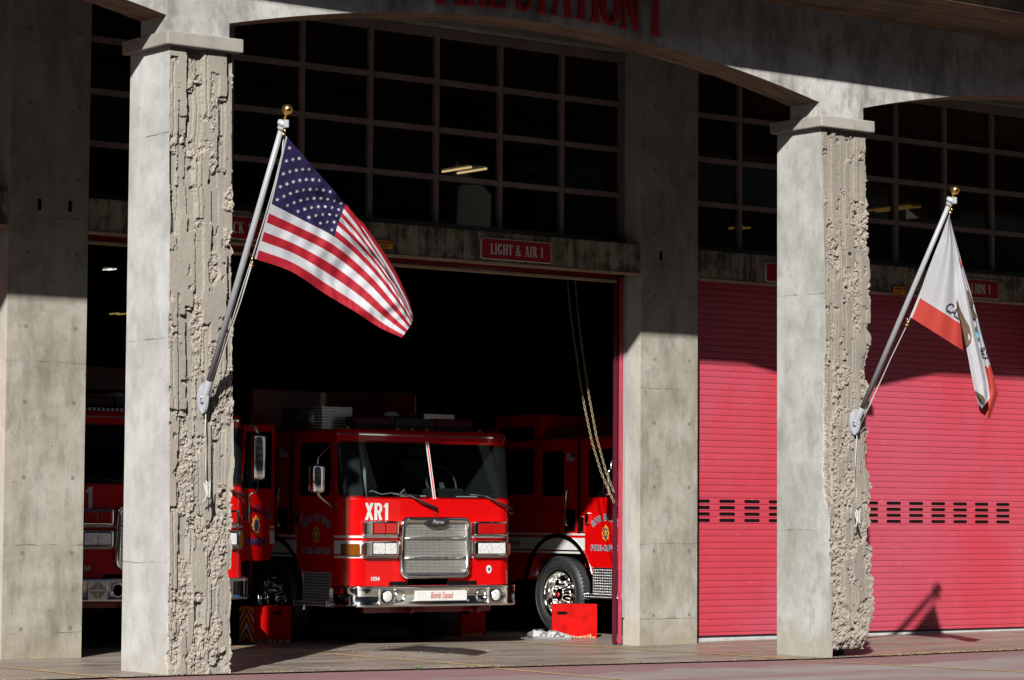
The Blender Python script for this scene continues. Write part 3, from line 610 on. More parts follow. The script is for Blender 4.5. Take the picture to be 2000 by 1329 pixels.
# ================================================================== signs on the headers
def sign(x0, x1, z0, z1, body, lab, hgt, sx, xc=None):
    s = thing('name_sign', ((x0+x1)/2, -.0, (z0+z1)/2), lab, 'sign', 'red bay name signs'); m = MB()
    def rr(a, c, e, f, r, y, n=5):
        P = []
        for cx, cz, a0 in ((c-r, f-r, 0), (a+r, f-r, 90), (a+r, e+r, 180), (c-r, e+r, 270)):
            for i in range(n+1): t = math.radians(a0+90*i/n); P.append((cx+r*math.cos(t), y, cz+r*math.sin(t)))
        return P
    m.prism(rr(x0, x1, z0, z1, .03, -.012), (0, .02, 0)); shift(m.build('border', 'sign_white', s), s)
    m = MB(); m.prism(rr(x0+.009, x1-.009, z0+.009, z1-.009, .024, -.0155), (0, .003, 0)); shift(m.build('panel', 'red_sign', s), s)
    X = (x0+x1)/2 if xc is None else xc
    m = serif_text(body, lambda x, y, d: (X+x, -.0158-d, (z0+z1)/2-hgt/2+y), hgt, sx, .0012, gap=.1); shift(m.build('lettering', 'sign_white', s), s)
sign(5.787, 6.78, 4.325, 4.562, 'LIGHT & AIR 1', 'red sign reading LIGHT & AIR 1 above the open bay', .118, .78)
sign(2.06, 3.05, 4.33, 4.572, 'TRUCK 1', 'red sign ending in CK, mostly hidden behind the left front pillar', .118, .8, xc=2.56)
sign(10.075, 11.06, 4.315, 4.55, 'ENGINE 1', 'red sign starting with E, mostly hidden behind the right front pillar', .118, .8, xc=10.55)
sign(13.12, 14.17, 4.311, 4.556, 'BATTALION 1', 'red sign ending in ALION 1 behind the bear flag', .122, .84, xc=13.63)
for x0, x1, z0, z1, lab in ((4.339, 4.597, 4.34, 4.448, 'orange clearance sign beside the striped flag, over the open bay'), (12.224, 12.462, 4.272, 4.39, 'orange clearance sign over the closed red door, behind the flagpole')):
    s = thing('clearance_sign', ((x0+x1)/2, 0, (z0+z1)/2), lab, 'sign', 'orange clearance signs'); m = MB(); c = .016
    def oct_(a, b_, e, f, y, c): return [(a+c, y, e), (b_-c, y, e), (b_, y, e+c), (b_, y, f-c), (b_-c, y, f), (a+c, y, f), (a, y, f-c), (a, y, e+c)]
    m.prism(oct_(x0, x1, z0, z1, -.009, .02), (0, .018, 0)); shift(m.build('border', 'black', s), s)
    m = MB(); m.prism(oct_(x0+.008, x1-.008, z0+.008, z1-.008, -.0115, .015), (0, .002, 0)); shift(m.build('panel', 'orange', s), s)
    text_obj('lettering', 'CLEARANCE', .044, 'black', Vector((0, -.0135, .02)), FRONT, s, extrude=.0008, sx=.86, bold=.0006)
    text_obj('lettering', "14'-0\"", .046, 'black', Vector((0, -.0135, -.024)), FRONT, s, extrude=.0008, sx=.9, bold=.0006)
# ================================================================== room behind
def st(name, x0, x1, y0, y1, z0, z1, mat='interior'):
    m = MB(); m.box(x0, x1, y0, y1, z0, z1); return tag(m.build(name, mat), kind='structure')
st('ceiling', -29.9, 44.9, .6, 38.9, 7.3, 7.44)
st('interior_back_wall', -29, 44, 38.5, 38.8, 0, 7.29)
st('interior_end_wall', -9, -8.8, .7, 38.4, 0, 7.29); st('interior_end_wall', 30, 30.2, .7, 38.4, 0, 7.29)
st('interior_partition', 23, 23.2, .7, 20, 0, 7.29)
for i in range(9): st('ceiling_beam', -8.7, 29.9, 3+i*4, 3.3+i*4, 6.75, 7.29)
for x, y, z, ln, mt_, dm, lab in ((9.92, 5.5, 6.2, .72, 'lamp', .13, 'lit twin tube ceiling light seen through the middle window panes'), (17.72, 4.85, 6.2, 1.0, 'lampd', .1, 'dim yellow tube light behind the right window grid'), (17.88, 8.8, 6.2, .4, 'lampd', .08, 'faint yellow tube light seen right of the inner column'), (13.97, 22.6, 6.2, .4, 'lampb', .05, 'small white ceiling light deep in the left bay'), (20.1, 33.0, 6.2, .5, 'lampd', .1, 'yellowish ceiling light low and deep in the left bay')):
    t = thing('ceiling_light', (x, y, z), lab, 'ceiling light', 'tube lights in the engine bay')
    m = MB(); m.box(x-.2, x+.2, y, y+ln, z+.03, z+.09, bev=.01); shift(m.build('reflector', 'sill', t), t)
    for dx in (-dm, dm):
        m = MB(); m.tube([(x+dx, y+.03, z+.005), (x+dx, y+ln-.03, z+.005)], .016 if x < 13 or x > 14.5 else .01, 8); shift(m.build('tube', mt_, t), t)
    m = MB(); m.tube([(x, y+.2, z+.09), (x, y+.2, 7.3)], .006, 5); m.tube([(x, y+ln-.2, z+.09), (x, y+ln-.2, 7.3)], .006, 5); shift(m.build('hanger_rod', 'sill', t), t)
# unseen building added across the street to block sky light and darken reflections
m = MB(); m.box(-90, 110, -64, -50, 0, 33)
o = thing('blocker_building', (0, -50, 0), 'unseen dark block added across the street to cut sky light', 'light-blocking building'); shift(m.build('wall', 'facade', o), o)
m = MB()
for k in range(8): m = MB(); m.box(-88, 108, -49.99, -49.9, 1.4+k*3.8, 3.2+k*3.8); shift(m.build('window_band', 'faceglass', o), o)
# ================================================================== flagpoles
def bez(tab, s, t):
    """tab: list of (s, [(t, u, v)...]) -> interpolated photograph point"""
    def cr(xs, ys, x):
        i = max(0, min(len(xs)-2, int(np.searchsorted(xs, x, 'right'))-1)); h = xs[i+1]-xs[i]; q = (x-xs[i])/h
        def m(j):
            if j == 0: return (ys[1]-ys[0])/(xs[1]-xs[0])
            if j == len(xs)-1: return (ys[-1]-ys[-2])/(xs[-1]-xs[-2])
            return (ys[j+1]-ys[j-1])/(xs[j+1]-xs[j-1])
        return (2*q**3-3*q*q+1)*ys[i]+(q**3-2*q*q+q)*h*m(i)+(-2*q**3+3*q*q)*ys[i+1]+(q**3-q*q)*h*m(i+1)
    ss = [r[0] for r in tab]; U = []; V = []
    for _, row in tab:
        ts = [p[0] for p in row]; U.append(cr(ts, [p[1] for p in row], t)); V.append(cr(ts, [p[2] for p in row], t))
    return cr(ss, U, s), cr(ss, V, s)
def flagpole(xb, zb, top, fin, base_uv, lab, rope_pts, clip_uvs, ropelab):
    r = thing('flagpole', (xb, -3.06, zb), lab, 'flagpole', 'flagpoles on the front pillars'); A = Vector((xb, -3.06, zb)); Tp = Vector((xb, top[0], top[1])); d = (Tp-A).normalized()
    m = MB(); m.tube([A+d*.12, A+(Tp-A)*.5, Tp], [.030, .028, .024], 16); shift(m.build('pole', 'pole', r), r)
    m = MB(); m.lathe([(0, 0), (.032, .0), (.035, .02), (.035, .2), (.032, .22)], A-d*.02, d, 20)
    def fin_(y): return [(xb-.02, A.y+.05+y*0, 0)]
    P = [(A.x-.05, A.y+.03-.07*math.sin(t)*1.0-.02, A.z+.02+.14*math.cos(t)) for t in np.linspace(0, PI, 14)]; P = [(A.x-.012, p[1], p[2]) for p in P]+[(A.x-.012, A.y+.05, A.z-.11)]+[(A.x-.012, A.y+.05, A.z+.14)]
    m.prism(P, (.024, 0, 0))
    E = [(A.x+.05*math.cos(t), A.y+.045, A.z+.01+.13*math.sin(t)) for t in np.linspace(0, 2*PI, 24, endpoint=False)]; m.prism(E, (0, -.03, 0))
    for sz in (-.1, .12): m.lathe([(.012, 0), (.012, .02), (0, .024)], (A.x, A.y+.015, A.z+sz), (0, -1, 0), 8)
    m.tube([A+Vector((-.055, -.02, .03)), A+Vector((.05, -.02, .03))], .01, 8)
    shift(m.build('wall_bracket', 'polelt', r), r)
    m = MB(); m.lathe([(.030, -.03), (.037, -.02), (.037, 0), (.033, .005), (.046, .015), (.05, .03), (.045, .05), (.0, .055)], Tp, d, 20); m.box(Tp.x-.015, Tp.x+.015, Tp.y-.09, Tp.y-.02, Tp.z-.02, Tp.z+.05, bev=.008); shift(m.build('pulley_cap', 'polelt', r), r)
    F = Vector((xb, fin[0], fin[1])); R = .047; dd = (F-Tp).normalized()
    m = MB(); m.lathe([(.011, .06), (.011, (F-Tp).length-R*.6)], Tp, dd, 10); m.lathe([(0, -R)]+[(R*math.sin(a), -R*math.cos(a)) for a in np.linspace(.2, PI-.2, 14)]+[(0, R)], F, dd, 24); shift(m.build('ball_finial', 'brass', r), r)
    h = thing('halyard_rope', Vector(rope_pts[0][0]), ropelab, 'rope', 'halyards of the flagpoles'); 
    for k, P in enumerate(rope_pts):
        m = MB(); m.tube(P, .0058 if k else .0055, 6); shift(m.build('rope', 'rope', h), h)
    e = Vector(rope_pts[-1][-1]); m = MB(); rn = random.Random(5)
    for k in range(7):
        a = e+Vector((rn.uniform(-.03, .03), -.015-.01*k*.3, rn.uniform(-.02, .03))); m.tube([a, a+Vector((rn.uniform(-.03, .03), -.01, -.08-rn.random()*.06)), a+Vector((rn.uniform(-.05, .05), -.01, -.14-rn.random()*.07))], .007, 5)
    shift(m.build('knot', 'rope', h), h)
    for uv in clip_uvs:
        c = at(*uv, X=xb+.002); m = MB(); P = [c+Vector((0, .016*math.sin(t), .03*math.cos(t))) for t in np.linspace(0, 2*PI, 12, endpoint=False)]; m.tube(P, .005, 6, closed=True); m.tube([c+Vector((0, 0, .03)), c+Vector((0, 0, .055))], .007, 6); shift(m.build('snap_hook', 'brass', h), h)
    return r
xA, xC = .385, 8.553
def px(uvs, X, dy=0): return [at(u, v, X=X)+Vector((0, dy, 0)) for u, v in uvs]
def py(uvs, Y): return [at(u, v, Y=Y) for u, v in uvs]
flagpole(xA, 2.50, (-4.29, 4.84), (-4.372, 4.978), None, 'grey pole with gold ball on the left pillar, flying the striped flag',
  [px([(556, 243), (551, 300), (536, 360), (516, 430), (494, 500), (468, 580), (443, 660), (418, 740), (401, 795)], xA+.05), px([(493, 512), (470, 590), (446, 660), (424, 730), (403, 797)], xA+.03),
   [at(402, 797, X=xA+.03)]+py([(401, 850), (401, 905), (402, 945)], -3.10)], [(555, 258), (492, 515)], 'white halyard rope with knot hanging down the left pillar')
flagpole(xC, 2.50, (-4.445, 4.775), (-4.516, 4.897), None, 'grey pole with gold ball on the right pillar, flying the bear flag',
  [px([(1859, 400), (1850, 440), (1818, 520), (1775, 628), (1740, 700), (1700, 790), (1673, 845)], xC+.03), px([(1773, 633), (1738, 706), (1702, 782), (1676, 845)], xC+.05),
   [at(1674, 846, X=xC+.03)]+py([(1671, 900), (1672, 960), (1671, 1000)], -3.11)], [(1857, 412), (1772, 632)], 'thin white halyard rope hanging down the right pillar')
# ---- striped flag
TA = [(0, [(0, 559, 266), (.54, 528, 398), (1, 498, 506)]), (.2, [(0, 616, 332), (.54, 590, 430), (1, 569, 531)]), (.4, [(0, 678, 404), (.54, 657, 466), (1, 636, 575)]),
      (.6, [(0, 733, 485), (.54, 722, 524), (1, 690, 607)]), (.8, [(0, 780, 561), (.54, 773, 586), (1, 741, 640)]), (1, [(0, 807, 615), (.54, 804, 632), (1, 785, 660)])]
def flagA(s, t, off=0):
    u, v = bez(TA, max(s, 0), t); 
    if s < 0: u += s*40; v += s*30
    Yh = -4.341+.444*t; Yf = -4.36-.10*t; ss = max(0, s)
    Y = Yh*(1-ss)+Yf*ss+.10*ss*math.sin(1.2+5.5*s-2.3*t)*(.3+t*.7)+.042*ss*math.sin(15*s+6*t+2)+.026*math.sin(33*s+17*t+1.5*math.sin(5*t))*ss*(1.2-ss)+.009*math.sin(70*s-9*t+3*math.sin(9*t))*min(1, 3*ss)+.013*math.sin(26*t-20*s)*(1-ss)*min(1, 4*ss)+.16*ss*(1-t)**2
    return at(u, v, Y=Y-off)
m = MB(); NU, NV = 75, 65
def fm(s, t): return 1 if s < .028 else (2 if s < .4 and t < 7/13 else (0 if int(t*13) % 2 == 0 else 1))
m.grid(lambda s, t: flagA(s-.02+.02*s, t), NU, NV, matfn=fm)
for r in range(9):
    n = 6 if r % 2 == 0 else 5
    for c in range(n):
        s0 = .4*(2*c+1+(r % 2))/12; t0 = (7/13)*(r+1)/10; P0 = flagA(s0, t0, .006); a = flagA(s0+.02, t0, .006)-P0; b = flagA(s0, t0+.02, .006)-P0; a.normalize(); b = b-a*b.dot(a); b.normalize()
        pts = []
        for k in range(10):
            R = (.021 if k % 2 == 0 else .0084)*(1 if s0 < .3 else .9); an = PI/2+k*PI/5+.2; pts.append(P0+a*math.cos(an)*R-b*math.sin(an)*R)
        cv = m.bm.verts.new(P0); vs = [m.bm.verts.new(p) for p in pts]
        for k in range(10): m.bm.faces.new((cv, vs[k], vs[(k+1) % 10])).material_index = 1
outer = [(678, 400), (697, 425), (711, 438), (747, 489), (776, 536), (799, 588), (806, 612)]; inner = [(678, 405), (694, 428), (712, 452), (742, 499), (768, 541), (793, 585), (806, 614)]
def curl(i, j):
    k = i*6; a = int(min(5, math.floor(k))); f = k-a; lo = [outer[a][q]*(1-f)+outer[a+1][q]*f for q in (0, 1)]; li = [inner[a][q]*(1-f)+inner[a+1][q]*f for q in (0, 1)]
    li = [li[0]-3, li[1]+3]; return at(lo[0]*(1-j)+li[0]*j, lo[1]*(1-j)+li[1]*j, Y=-4.20-.14*i-.05*math.sin(PI*j))
m.grid(curl, 24, 6, matfn=lambda i, j: (0 if j < .45 or i < .3 else 1))
tag(m.build('striped_flag', ['f_red', 'f_white', 'f_blue'], recalc=False), 'flag with red and white stripes and white stars on blue, hoisted on the left pole', 'flag', 'flags on the front pillars')
# ---- bear flag
def c8(p): return (1740+p[0]/2.712, 350+p[1]/2.712)
def poly(P, t):
    P = [Vector((*p, 0)) for p in P]; Ls = [0]
    for a, b in zip(P, P[1:]): Ls.append(Ls[-1]+(b-a).length)
    d = t*Ls[-1]
    for i in range(len(P)-1):
        if d <= Ls[i+1]+1e-9: f = (d-Ls[i])/(Ls[i+1]-Ls[i]); return P[i].lerp(P[i+1], f)
    return P[-1]
H0 = [(306, 195), (268, 300), (228, 400), (190, 500), (150, 615), (100, 730)]; H1 = [(309, 200), (330, 330), (342, 480), (352, 600), (366, 740), (382, 908)]
M0 = [(308, 200), (324, 330), (338, 480), (350, 600), (372, 740), (400, 893), (425, 1030), (445, 1130), (465, 1200), (480, 1222)]; M1 = [(311, 200), (340, 330), (368, 450), (398, 580), (428, 720), (460, 860), (490, 970), (513, 1070), (524, 1160), (490, 1202)]
R0 = [(310, 202), (335, 340), (360, 470), (390, 600), (420, 740), (440, 860), (455, 960), (465, 1080), (465, 1180), (466, 1232)]; R1 = [(313, 202), (345, 330), (380, 460), (420, 590), (455, 720), (487, 850), (522, 970), (550, 1060), (569, 1135), (524, 1272)]
def pan(A, B, ya, yb, wob, ph):
    def f(i, j):
        a = poly(A, j); b = poly(B, j); p = a.lerp(b, i); u, v = c8((p.x, p.y)); y0 = ya(j); y1 = yb(j)
        return at(u, v, Y=y0*(1-i)+y1*i+wob*math.sin(ph+9*i+3*j)*(.3+j)*i)
    return f
fH = pan(H0, H1, lambda j: -4.443+.569*j, lambda j: -4.44+.10*j, .05, 1.0); fM = pan(M0, M1, lambda j: -4.445+.08*j, lambda j: -4.47-.05*j, .02, 0); fR = pan(R0, R1, lambda j: -4.44+.12*j, lambda j: -4.43+.02*j, .03, 2)
m = MB()
m.grid(fH, 24, 40, matfn=lambda i, j: 1 if i < .025 else (0 if j > .805-.0*i else 1))
m.grid(fM, 12, 60, mat=1)
m.grid(fR, 12, 60, matfn=lambda i, j: 0 if j > .735+.05*(1-i)+.0 else 1)
LATE = []
def patch(pl, mt, Y, e=.0):
    P = [at(*c8(p), Y=Y-e) for p in pl]; m.face(P, mt)
def onR(p): return -4.475
for pl, mt in (([(347, 640), (356, 655), (372, 700), (395, 745), (415, 780), (428, 830), (424, 865), (400, 890), (385, 820), (368, 745), (352, 690)], 2), ([(442, 1118), (466, 1135), (490, 1150), (502, 1172), (492, 1196), (470, 1180), (455, 1150)], 2)):
    vs = pl; LATE.append((vs, mt, 'M'))
for pl, mt in (([(352, 423), (366, 421), (374, 440), (381, 462), (362, 466), (360, 448)], 0), ([(393, 592), (402, 588), (417, 597), (432, 640), (438, 660), (424, 682), (440, 698), (452, 722), (456, 738), (430, 742), (414, 690), (402, 640)], 2), ([(441, 795), (452, 775), (458, 800), (446, 815)], 2), ([(457, 765), (463, 758), (480, 822), (458, 862), (447, 832), (456, 800)], 3)):
    LATE.append((pl, mt, 'R'))
SMP = {}
def surfY(fn, key, p):
    if key not in SMP:
        A_ = [];
        for i in range(25):
            for j in range(61):
                w_ = fn(i/24, j/60); d_ = np.array(w_)-CAM; k_ = d_@FW; A_.append((1000+FPX*(d_@R2)/k_, 664.5-FPX*(d_@U2)/k_, w_.y))
        SMP[key] = np.array(A_)
    A_ = SMP[key]; u, v = c8(p); d_ = (A_[:, 0]-u)**2+(A_[:, 1]-v)**2; k_ = np.argsort(d_)[:3]; w_ = 1/(d_[k_]+.05); return float((A_[k_, 2]*w_).sum()/w_.sum())
def fl_text(body, c, ang, size, mt, Y, sq=1):
    me = text_mesh(body, 1, extrude=0, bold=.018); cx, cy = c; vs = []
    for v in me.vertices:
        x, y = v.co.x*size*sq, v.co.y*size; a = math.radians(ang); u = cx+x*math.cos(a)+y*math.sin(a); w = cy+x*math.sin(a)-y*math.cos(a); vs.append(m.bm.verts.new(at(*c8((u, w)), Y=surfY(Y[0], Y[1], (u, w))-.006)))
    for p in me.polygons:
        try: m.bm.faces.new([vs[k] for k in p.vertices]).material_index = mt
        except ValueError: pass
fl_text('CAL', (332, 700), 37, 70, 4, (fH, 'H'), .72)
fl_text('REP', (490, 925), 66, 46, 4, (fR, 'R'), .9)
for pl, mt, key in LATE:
    fn = {'M': fM, 'R': fR}[key]; P = [Vector((*p, 0)) for p in pl]; D = []
    for a_, b_ in zip(P, P[1:]+P[:1]):
        for q in range(3): c_ = a_.lerp(b_, q/3); D.append(at(*c8((c_.x, c_.y)), Y=surfY(fn, key, (c_.x, c_.y))-.008))
    m.face(D, mt)
tag(m.build('bear_flag', ['c_red', 'f_white', 'f_brown', 'f_teal', 'f_black'], recalc=False), 'white flag with red bottom stripe hanging in folds from the right pole', 'flag', 'flags on the front pillars')
# ================================================================== chains, boxes, shoes
for lab, P in (('left strand of hoist chain slanting down inside the open bay', [(1109, 556), (1115, 618), (1122, 667), (1131, 731), (1142, 797), (1156, 863), (1174, 923), (1199, 982)]), ('right strand of hoist chain slanting down inside the open bay', [(1124, 557), (1129, 614), (1137, 682), (1151, 778), (1165, 854), (1183, 920), (1199, 962)])):
    Q = [at(u, v, X=7.93) for u, v in P]; Q = [Q[0]+Vector((0, 0, .35))]+Q; Ls = [0]
    for a, b in zip(Q, Q[1:]): Ls.append(Ls[-1]+(b-a).length)
    m = MB(); n = int(Ls[-1]/.036)
    def onp(d):
        for i in range(len(Q)-1):
            if d <= Ls[i+1]+1e-9: return Q[i].lerp(Q[i+1], (d-Ls[i])/(Ls[i+1]-Ls[i])), (Q[i+1]-Q[i]).normalized()
        return Q[-1], (Q[-1]-Q[-2]).normalized()
    for k in range(n):
        c, d = onp((k+.5)*Ls[-1]/n); sd = d.cross(Vector((1, .3, 0))).normalized() if k % 2 else Vector((1, .3, 0)).normalized(); sd = (sd-d*sd.dot(d)).normalized()
        m.tube([c+d*.025*math.cos(t)+sd*.0135*math.sin(t) for t in np.linspace(0, 2*PI, 10, endpoint=False)], .0029, 5, closed=True)
    o = m.build('hoist_chain', 'chain'); tag(o, lab, 'chain', 'hoist chains of the roll-up door')
def step_box(cx, cy, w, d, h, rz, lab, chev=False, hole=(-.12, .29)):
    z = gz(cx); r = thing('red_box', (cx, cy, z), lab, 'box', 'red wooden boxes by the front wheels', rz); t = .022
    m = MB(); m.box(-w/2, w/2, 0, t, .0, h, bev=.004); m.box(-w/2, w/2, d-t, d, .0, h, bev=.004); m.box(-w/2, -w/2+t, t, d-t, 0, h-.001, bev=.003); m.box(w/2-t, w/2, t, d-t, 0, h-.001, bev=.003); m.box(-w/2+t, w/2-t, t, d-t, h-t-.002, h-.002)
    m.build('body', 'box_red', r)
    m = MB(); P = [(hole[0]+.035*math.cos(a)+(.03 if math.cos(a) > 0 else -.03), -.003, hole[1]+.02*math.sin(a)) for a in np.linspace(0, 2*PI, 20, endpoint=False)]; m.prism(P, (0, .01, 0)); m.build('hand_hole', 'dark', r)
    m = MB(); rn = random.Random(int(cx*10)); x = -w/2+.01
    while x < w/2-.03: ww = rn.uniform(.012, .03); m.box(x, x+ww, -.0025, .005, .002, rn.uniform(.012, .05)); x += ww+rn.uniform(0, .015)
    m.build('chipped_edge', 'wood', r)
    if chev:
        m = MB(); X = -w/2-.004
        for k in range(-3, 5):
            z0 = k*.115
            for sgn, (ya, yb) in ((1, (d, d/2)), (1, (0.0, d/2))):
                za, zb = z0, z0+d*.62; q = [(X, ya, za), (X, yb, zb), (X, yb, zb+.05), (X, ya, za+.05)]; q = [(a, b, min(max(c, .0), h)) for a, b, c in q]
                if abs(q[0][2]-q[3][2])+abs(q[1][2]-q[2][2]) > .01: m.prism(q, (.003, 0, 0), 0 if k % 2 else 1)
        m.build('chevron_panel', ['orange', 'truck_white'], r)
    return r
p = at(1122, 1246, Z=.012); step_box(p.x, p.y, .55, .3, .405, math.radians(-38), 'bright red box with chipped base beside the right wheel, in full sun', hole=(-.15, .30))
step_box(4.47, 2.1, .50, .3, .42, 0, 'red box with chevron side at the wheel behind the left pillar', True, hole=(.06, .34))
step_box(7.95, 2.95, .36, .3, .4, 0, 'red box in deep shade under the middle fire truck')
def shoe(cx, cy, rz, lab, sc=1):
    r = thing('running_shoe', (cx, cy, gz(cx)), lab, 'shoe', 'grey and white running shoes', rz)
    m = MB(); n = 14; prof = [(-.14, .045, .085), (-.12, .04, .1), (-.08, .036, .095), (-.04, .036, .085), (0, .038, .078), (.04, .043, .066), (.08, .046, .054), (.11, .042, .047), (.135, .03, .038), (.145, .012, .03)]; rings = []
    for x, w, h in prof:
        ring = []
        for k in range(n): a = 2*PI*k/n; ring.append(m.bm.verts.new((x*sc, w*math.cos(a)*(1 if math.sin(a) < 0 else .82)*sc, (.022+(h-.022)*max(0, math.sin(a))**.8)*sc)))
        rings.append(ring)
    for A, B in zip(rings, rings[1:]):
        for k in range(n): f = m.bm.faces.new((A[k], A[(k+1) % n], B[(k+1) % n], B[k])); f.smooth = True
    m.bm.faces.new(rings[0]); m.bm.faces.new(rings[-1][::-1]); m.build('upper', 'shoe', r)
    m = MB(); P = []
    for x, w, h in prof: P.append((x*1.0*sc, w*1.03*sc, 0))
    for x, w, h in prof[::-1]: P.append((x*1.0*sc, -w*1.03*sc, 0))
    m.prism(P, (0, 0, .024*sc)); m.build('sole', 'sole', r)
    m = MB(); m.lathe([(.03*sc, 0), (.033*sc, .006), (.02*sc, .01), (.0, .004)], (-.1*sc, 0, .088*sc), (.15, 0, 1), 14); m.build('opening', 'shoe_dk', r)
    m = MB()
    for i in range(5): x = (-.03+.022*i)*sc; hh = (.09-.011*i)*sc; m.tube([(x, -.026*sc, hh*.86), (x+.004, 0, hh+.004), (x, .026*sc, hh*.86)], .004*sc, 5)
    for sy in (-1, 1): m.tube([(-.06*sc, sy*.036*sc, .03*sc), (-.02*sc, sy*.036*sc, .07*sc), (.03*sc, sy*.04*sc, .03*sc), (.07*sc, sy*.042*sc, .045*sc)], .005*sc, 5)
    m.build('laces', 'shoe_dk', r)
p = at(1064, 1247, Z=.01); shoe(p.x, p.y, math.radians(-25), 'grey running shoe lying beside the bright red box', 1.12)
p = at(1089, 1248, Z=.01); shoe(p.x, p.y-.05, math.radians(-60), 'second grey shoe, toe against the bright red box', 1.1)
p = at(1044, 1246, Z=.01)
m = MB(); rn = random.Random(9)
for k in range(9):
    c = p+Vector((rn.uniform(-.07, .09), rn.uniform(-.05, .05), rn.uniform(.02, .05))); r_ = rn.uniform(.02, .04); b = bmesh.new(); bmesh.ops.create_icosphere(b, subdivisions=2, radius=r_)
    for v in b.verts: v.co = v.co*(.7+.6*rn.random())+c
    for v in b.verts: v.co.z = max(v.co.z, gz(p.x)+.001)
    m._merge(b, rn.randrange(3) == 0)
tag(m.build('crumpled_sock', ['white', 'shoe_dk']), 'crumpled white and grey sock at the left end of the shoes', 'sock')
# ================================================================== fire trucks
def block_text(name, body, h, sx, loc, par):
    G = {'X': (.62, [([(.1, 1), (.52, 0)], [.2, .2]), ([(.52, 1), (.1, 0)], [.2, .2])]), 'R': (.64, [L(.12, 0, .12, 1, .19), L(.1, .91, .36, .91, .18), L(.1, .47, .36, .47, .17), arc(.35, .69, .16, .22, -90, 90, 10, .19, .17), ([(.34, .45), (.5, 0)], [.19, .19])]),
         '1': (.4, [L(.24, 0, .24, 1, .2), ([(.04, .76), (.2, .9)], [.14, .14])]), 'T': (.6, [L(.3, 0, .3, .9, .19), L(.04, .91, .56, .91, .17)])}
    m = MB(); wid = sum(G[c][0]+.07 for c in body)-.07; x = -wid/2; e = 0
    for c in body:
        for P, Wd in G[c][1]:
            e += 1; dd = .002+(e % 5)*.0006; n = len(P); lf, rg = [], []
            for i in range(n):
                a, b = P[max(i-1, 0)], P[min(i+1, n-1)]; tx, ty = b[0]-a[0], b[1]-a[1]; l = math.hypot(tx, ty); nx, ny = (1, 0) if c == 'X' or (n == 2 and abs(tx) > .1 and abs(ty) > .3) else (-ty/l, tx/l); hw = Wd[i]/2
                lf.append((P[i][0]+nx*hw, P[i][1]+ny*hw)); rg.append((P[i][0]-nx*hw, P[i][1]-ny*hw))
            for i in range(n-1):
                q = [lf[i], rg[i], rg[i+1], lf[i+1]]; q3 = [(loc[0]+(x+a)*h*sx, loc[1]-dd, loc[2]+min(1, max(0, b))*h) for a, b in q]; m.prism(q3, (0, dd+.001, 0))
        x += G[c][0]+.07
    return m.build(name, 'truck_white', par)
TW, TR = 2.4, .25; TA_ = TW/2-TR
MT['dglass'] = simple('dark_cab_glass', (.003, .006, .007), .03, 0, .13)
def yfz(z): return 0 if z < 1.66 else .16*min(1, (z-1.66)/.66)
def surf(s, z, off=0):
    a = abs(s); sg = 1 if s >= 0 else -1
    if a <= TA_: return Vector((s, yfz(z)-off, z))
    ph = (a-TA_)/TR
    if ph < PI/2: return Vector((sg*(TA_+(TR+off)*math.sin(ph)), TR-(TR+off)*math.cos(ph)+yfz(z)*math.cos(ph), z))
    return Vector((sg*(TW/2+off), TR+(ph-PI/2)*TR, z))
def sv(v): return TA_+TR*PI/2+(v-TR)
def pan_(m, s0, s1, z0, z1, off, thick=.004, rc=0, mat=0, nz=4):
    n = max(2, int(abs(s1-s0)/.04)); ss = set(s0+(s1-s0)*i/n for i in range(n+1))
    if rc:
        for k in range(6): d = rc*(1-math.cos(PI/2*k/5)); ss |= {s0+d, s1-d}
    ss = sorted(ss); cols = []
    for s in ss:
        d = min(s-s0, s1-s); q = rc-math.sqrt(max(0, rc*rc-(rc-d)**2)) if rc and d < rc else 0
        cols.append([(s, z0+q+(z1-z0-2*q)*j/nz) for j in range(nz+1)])
    F = [[m.bm.verts.new(surf(s, z, off)) for s, z in c] for c in cols]; B = [[m.bm.verts.new(surf(s, z, off-thick)) for s, z in c] for c in cols]
    for i in range(len(F)-1):
        for j in range(nz): f = m.bm.faces.new((F[i][j], F[i+1][j], F[i+1][j+1], F[i][j+1])); f.material_index = mat; f.smooth = False
        for j in (0, nz): m.bm.faces.new((F[i][j], B[i][j], B[i+1][j], F[i+1][j])).material_index = mat
    for i in (0, -1):
        for j in range(nz): m.bm.faces.new((F[i][j], F[i][j+1], B[i][j+1], B[i][j])).material_index = mat
    return m
def boolean(o, cut):
    md = o.modifiers.new('b', 'BOOLEAN'); md.operation = 'DIFFERENCE'; md.object = cut; md.solver = 'EXACT'; dg = bpy.context.evaluated_depsgraph_get(); me = bpy.data.meshes.new_from_object(o.evaluated_get(dg)); o.modifiers.clear(); o.data = me; bpy.data.objects.remove(cut)
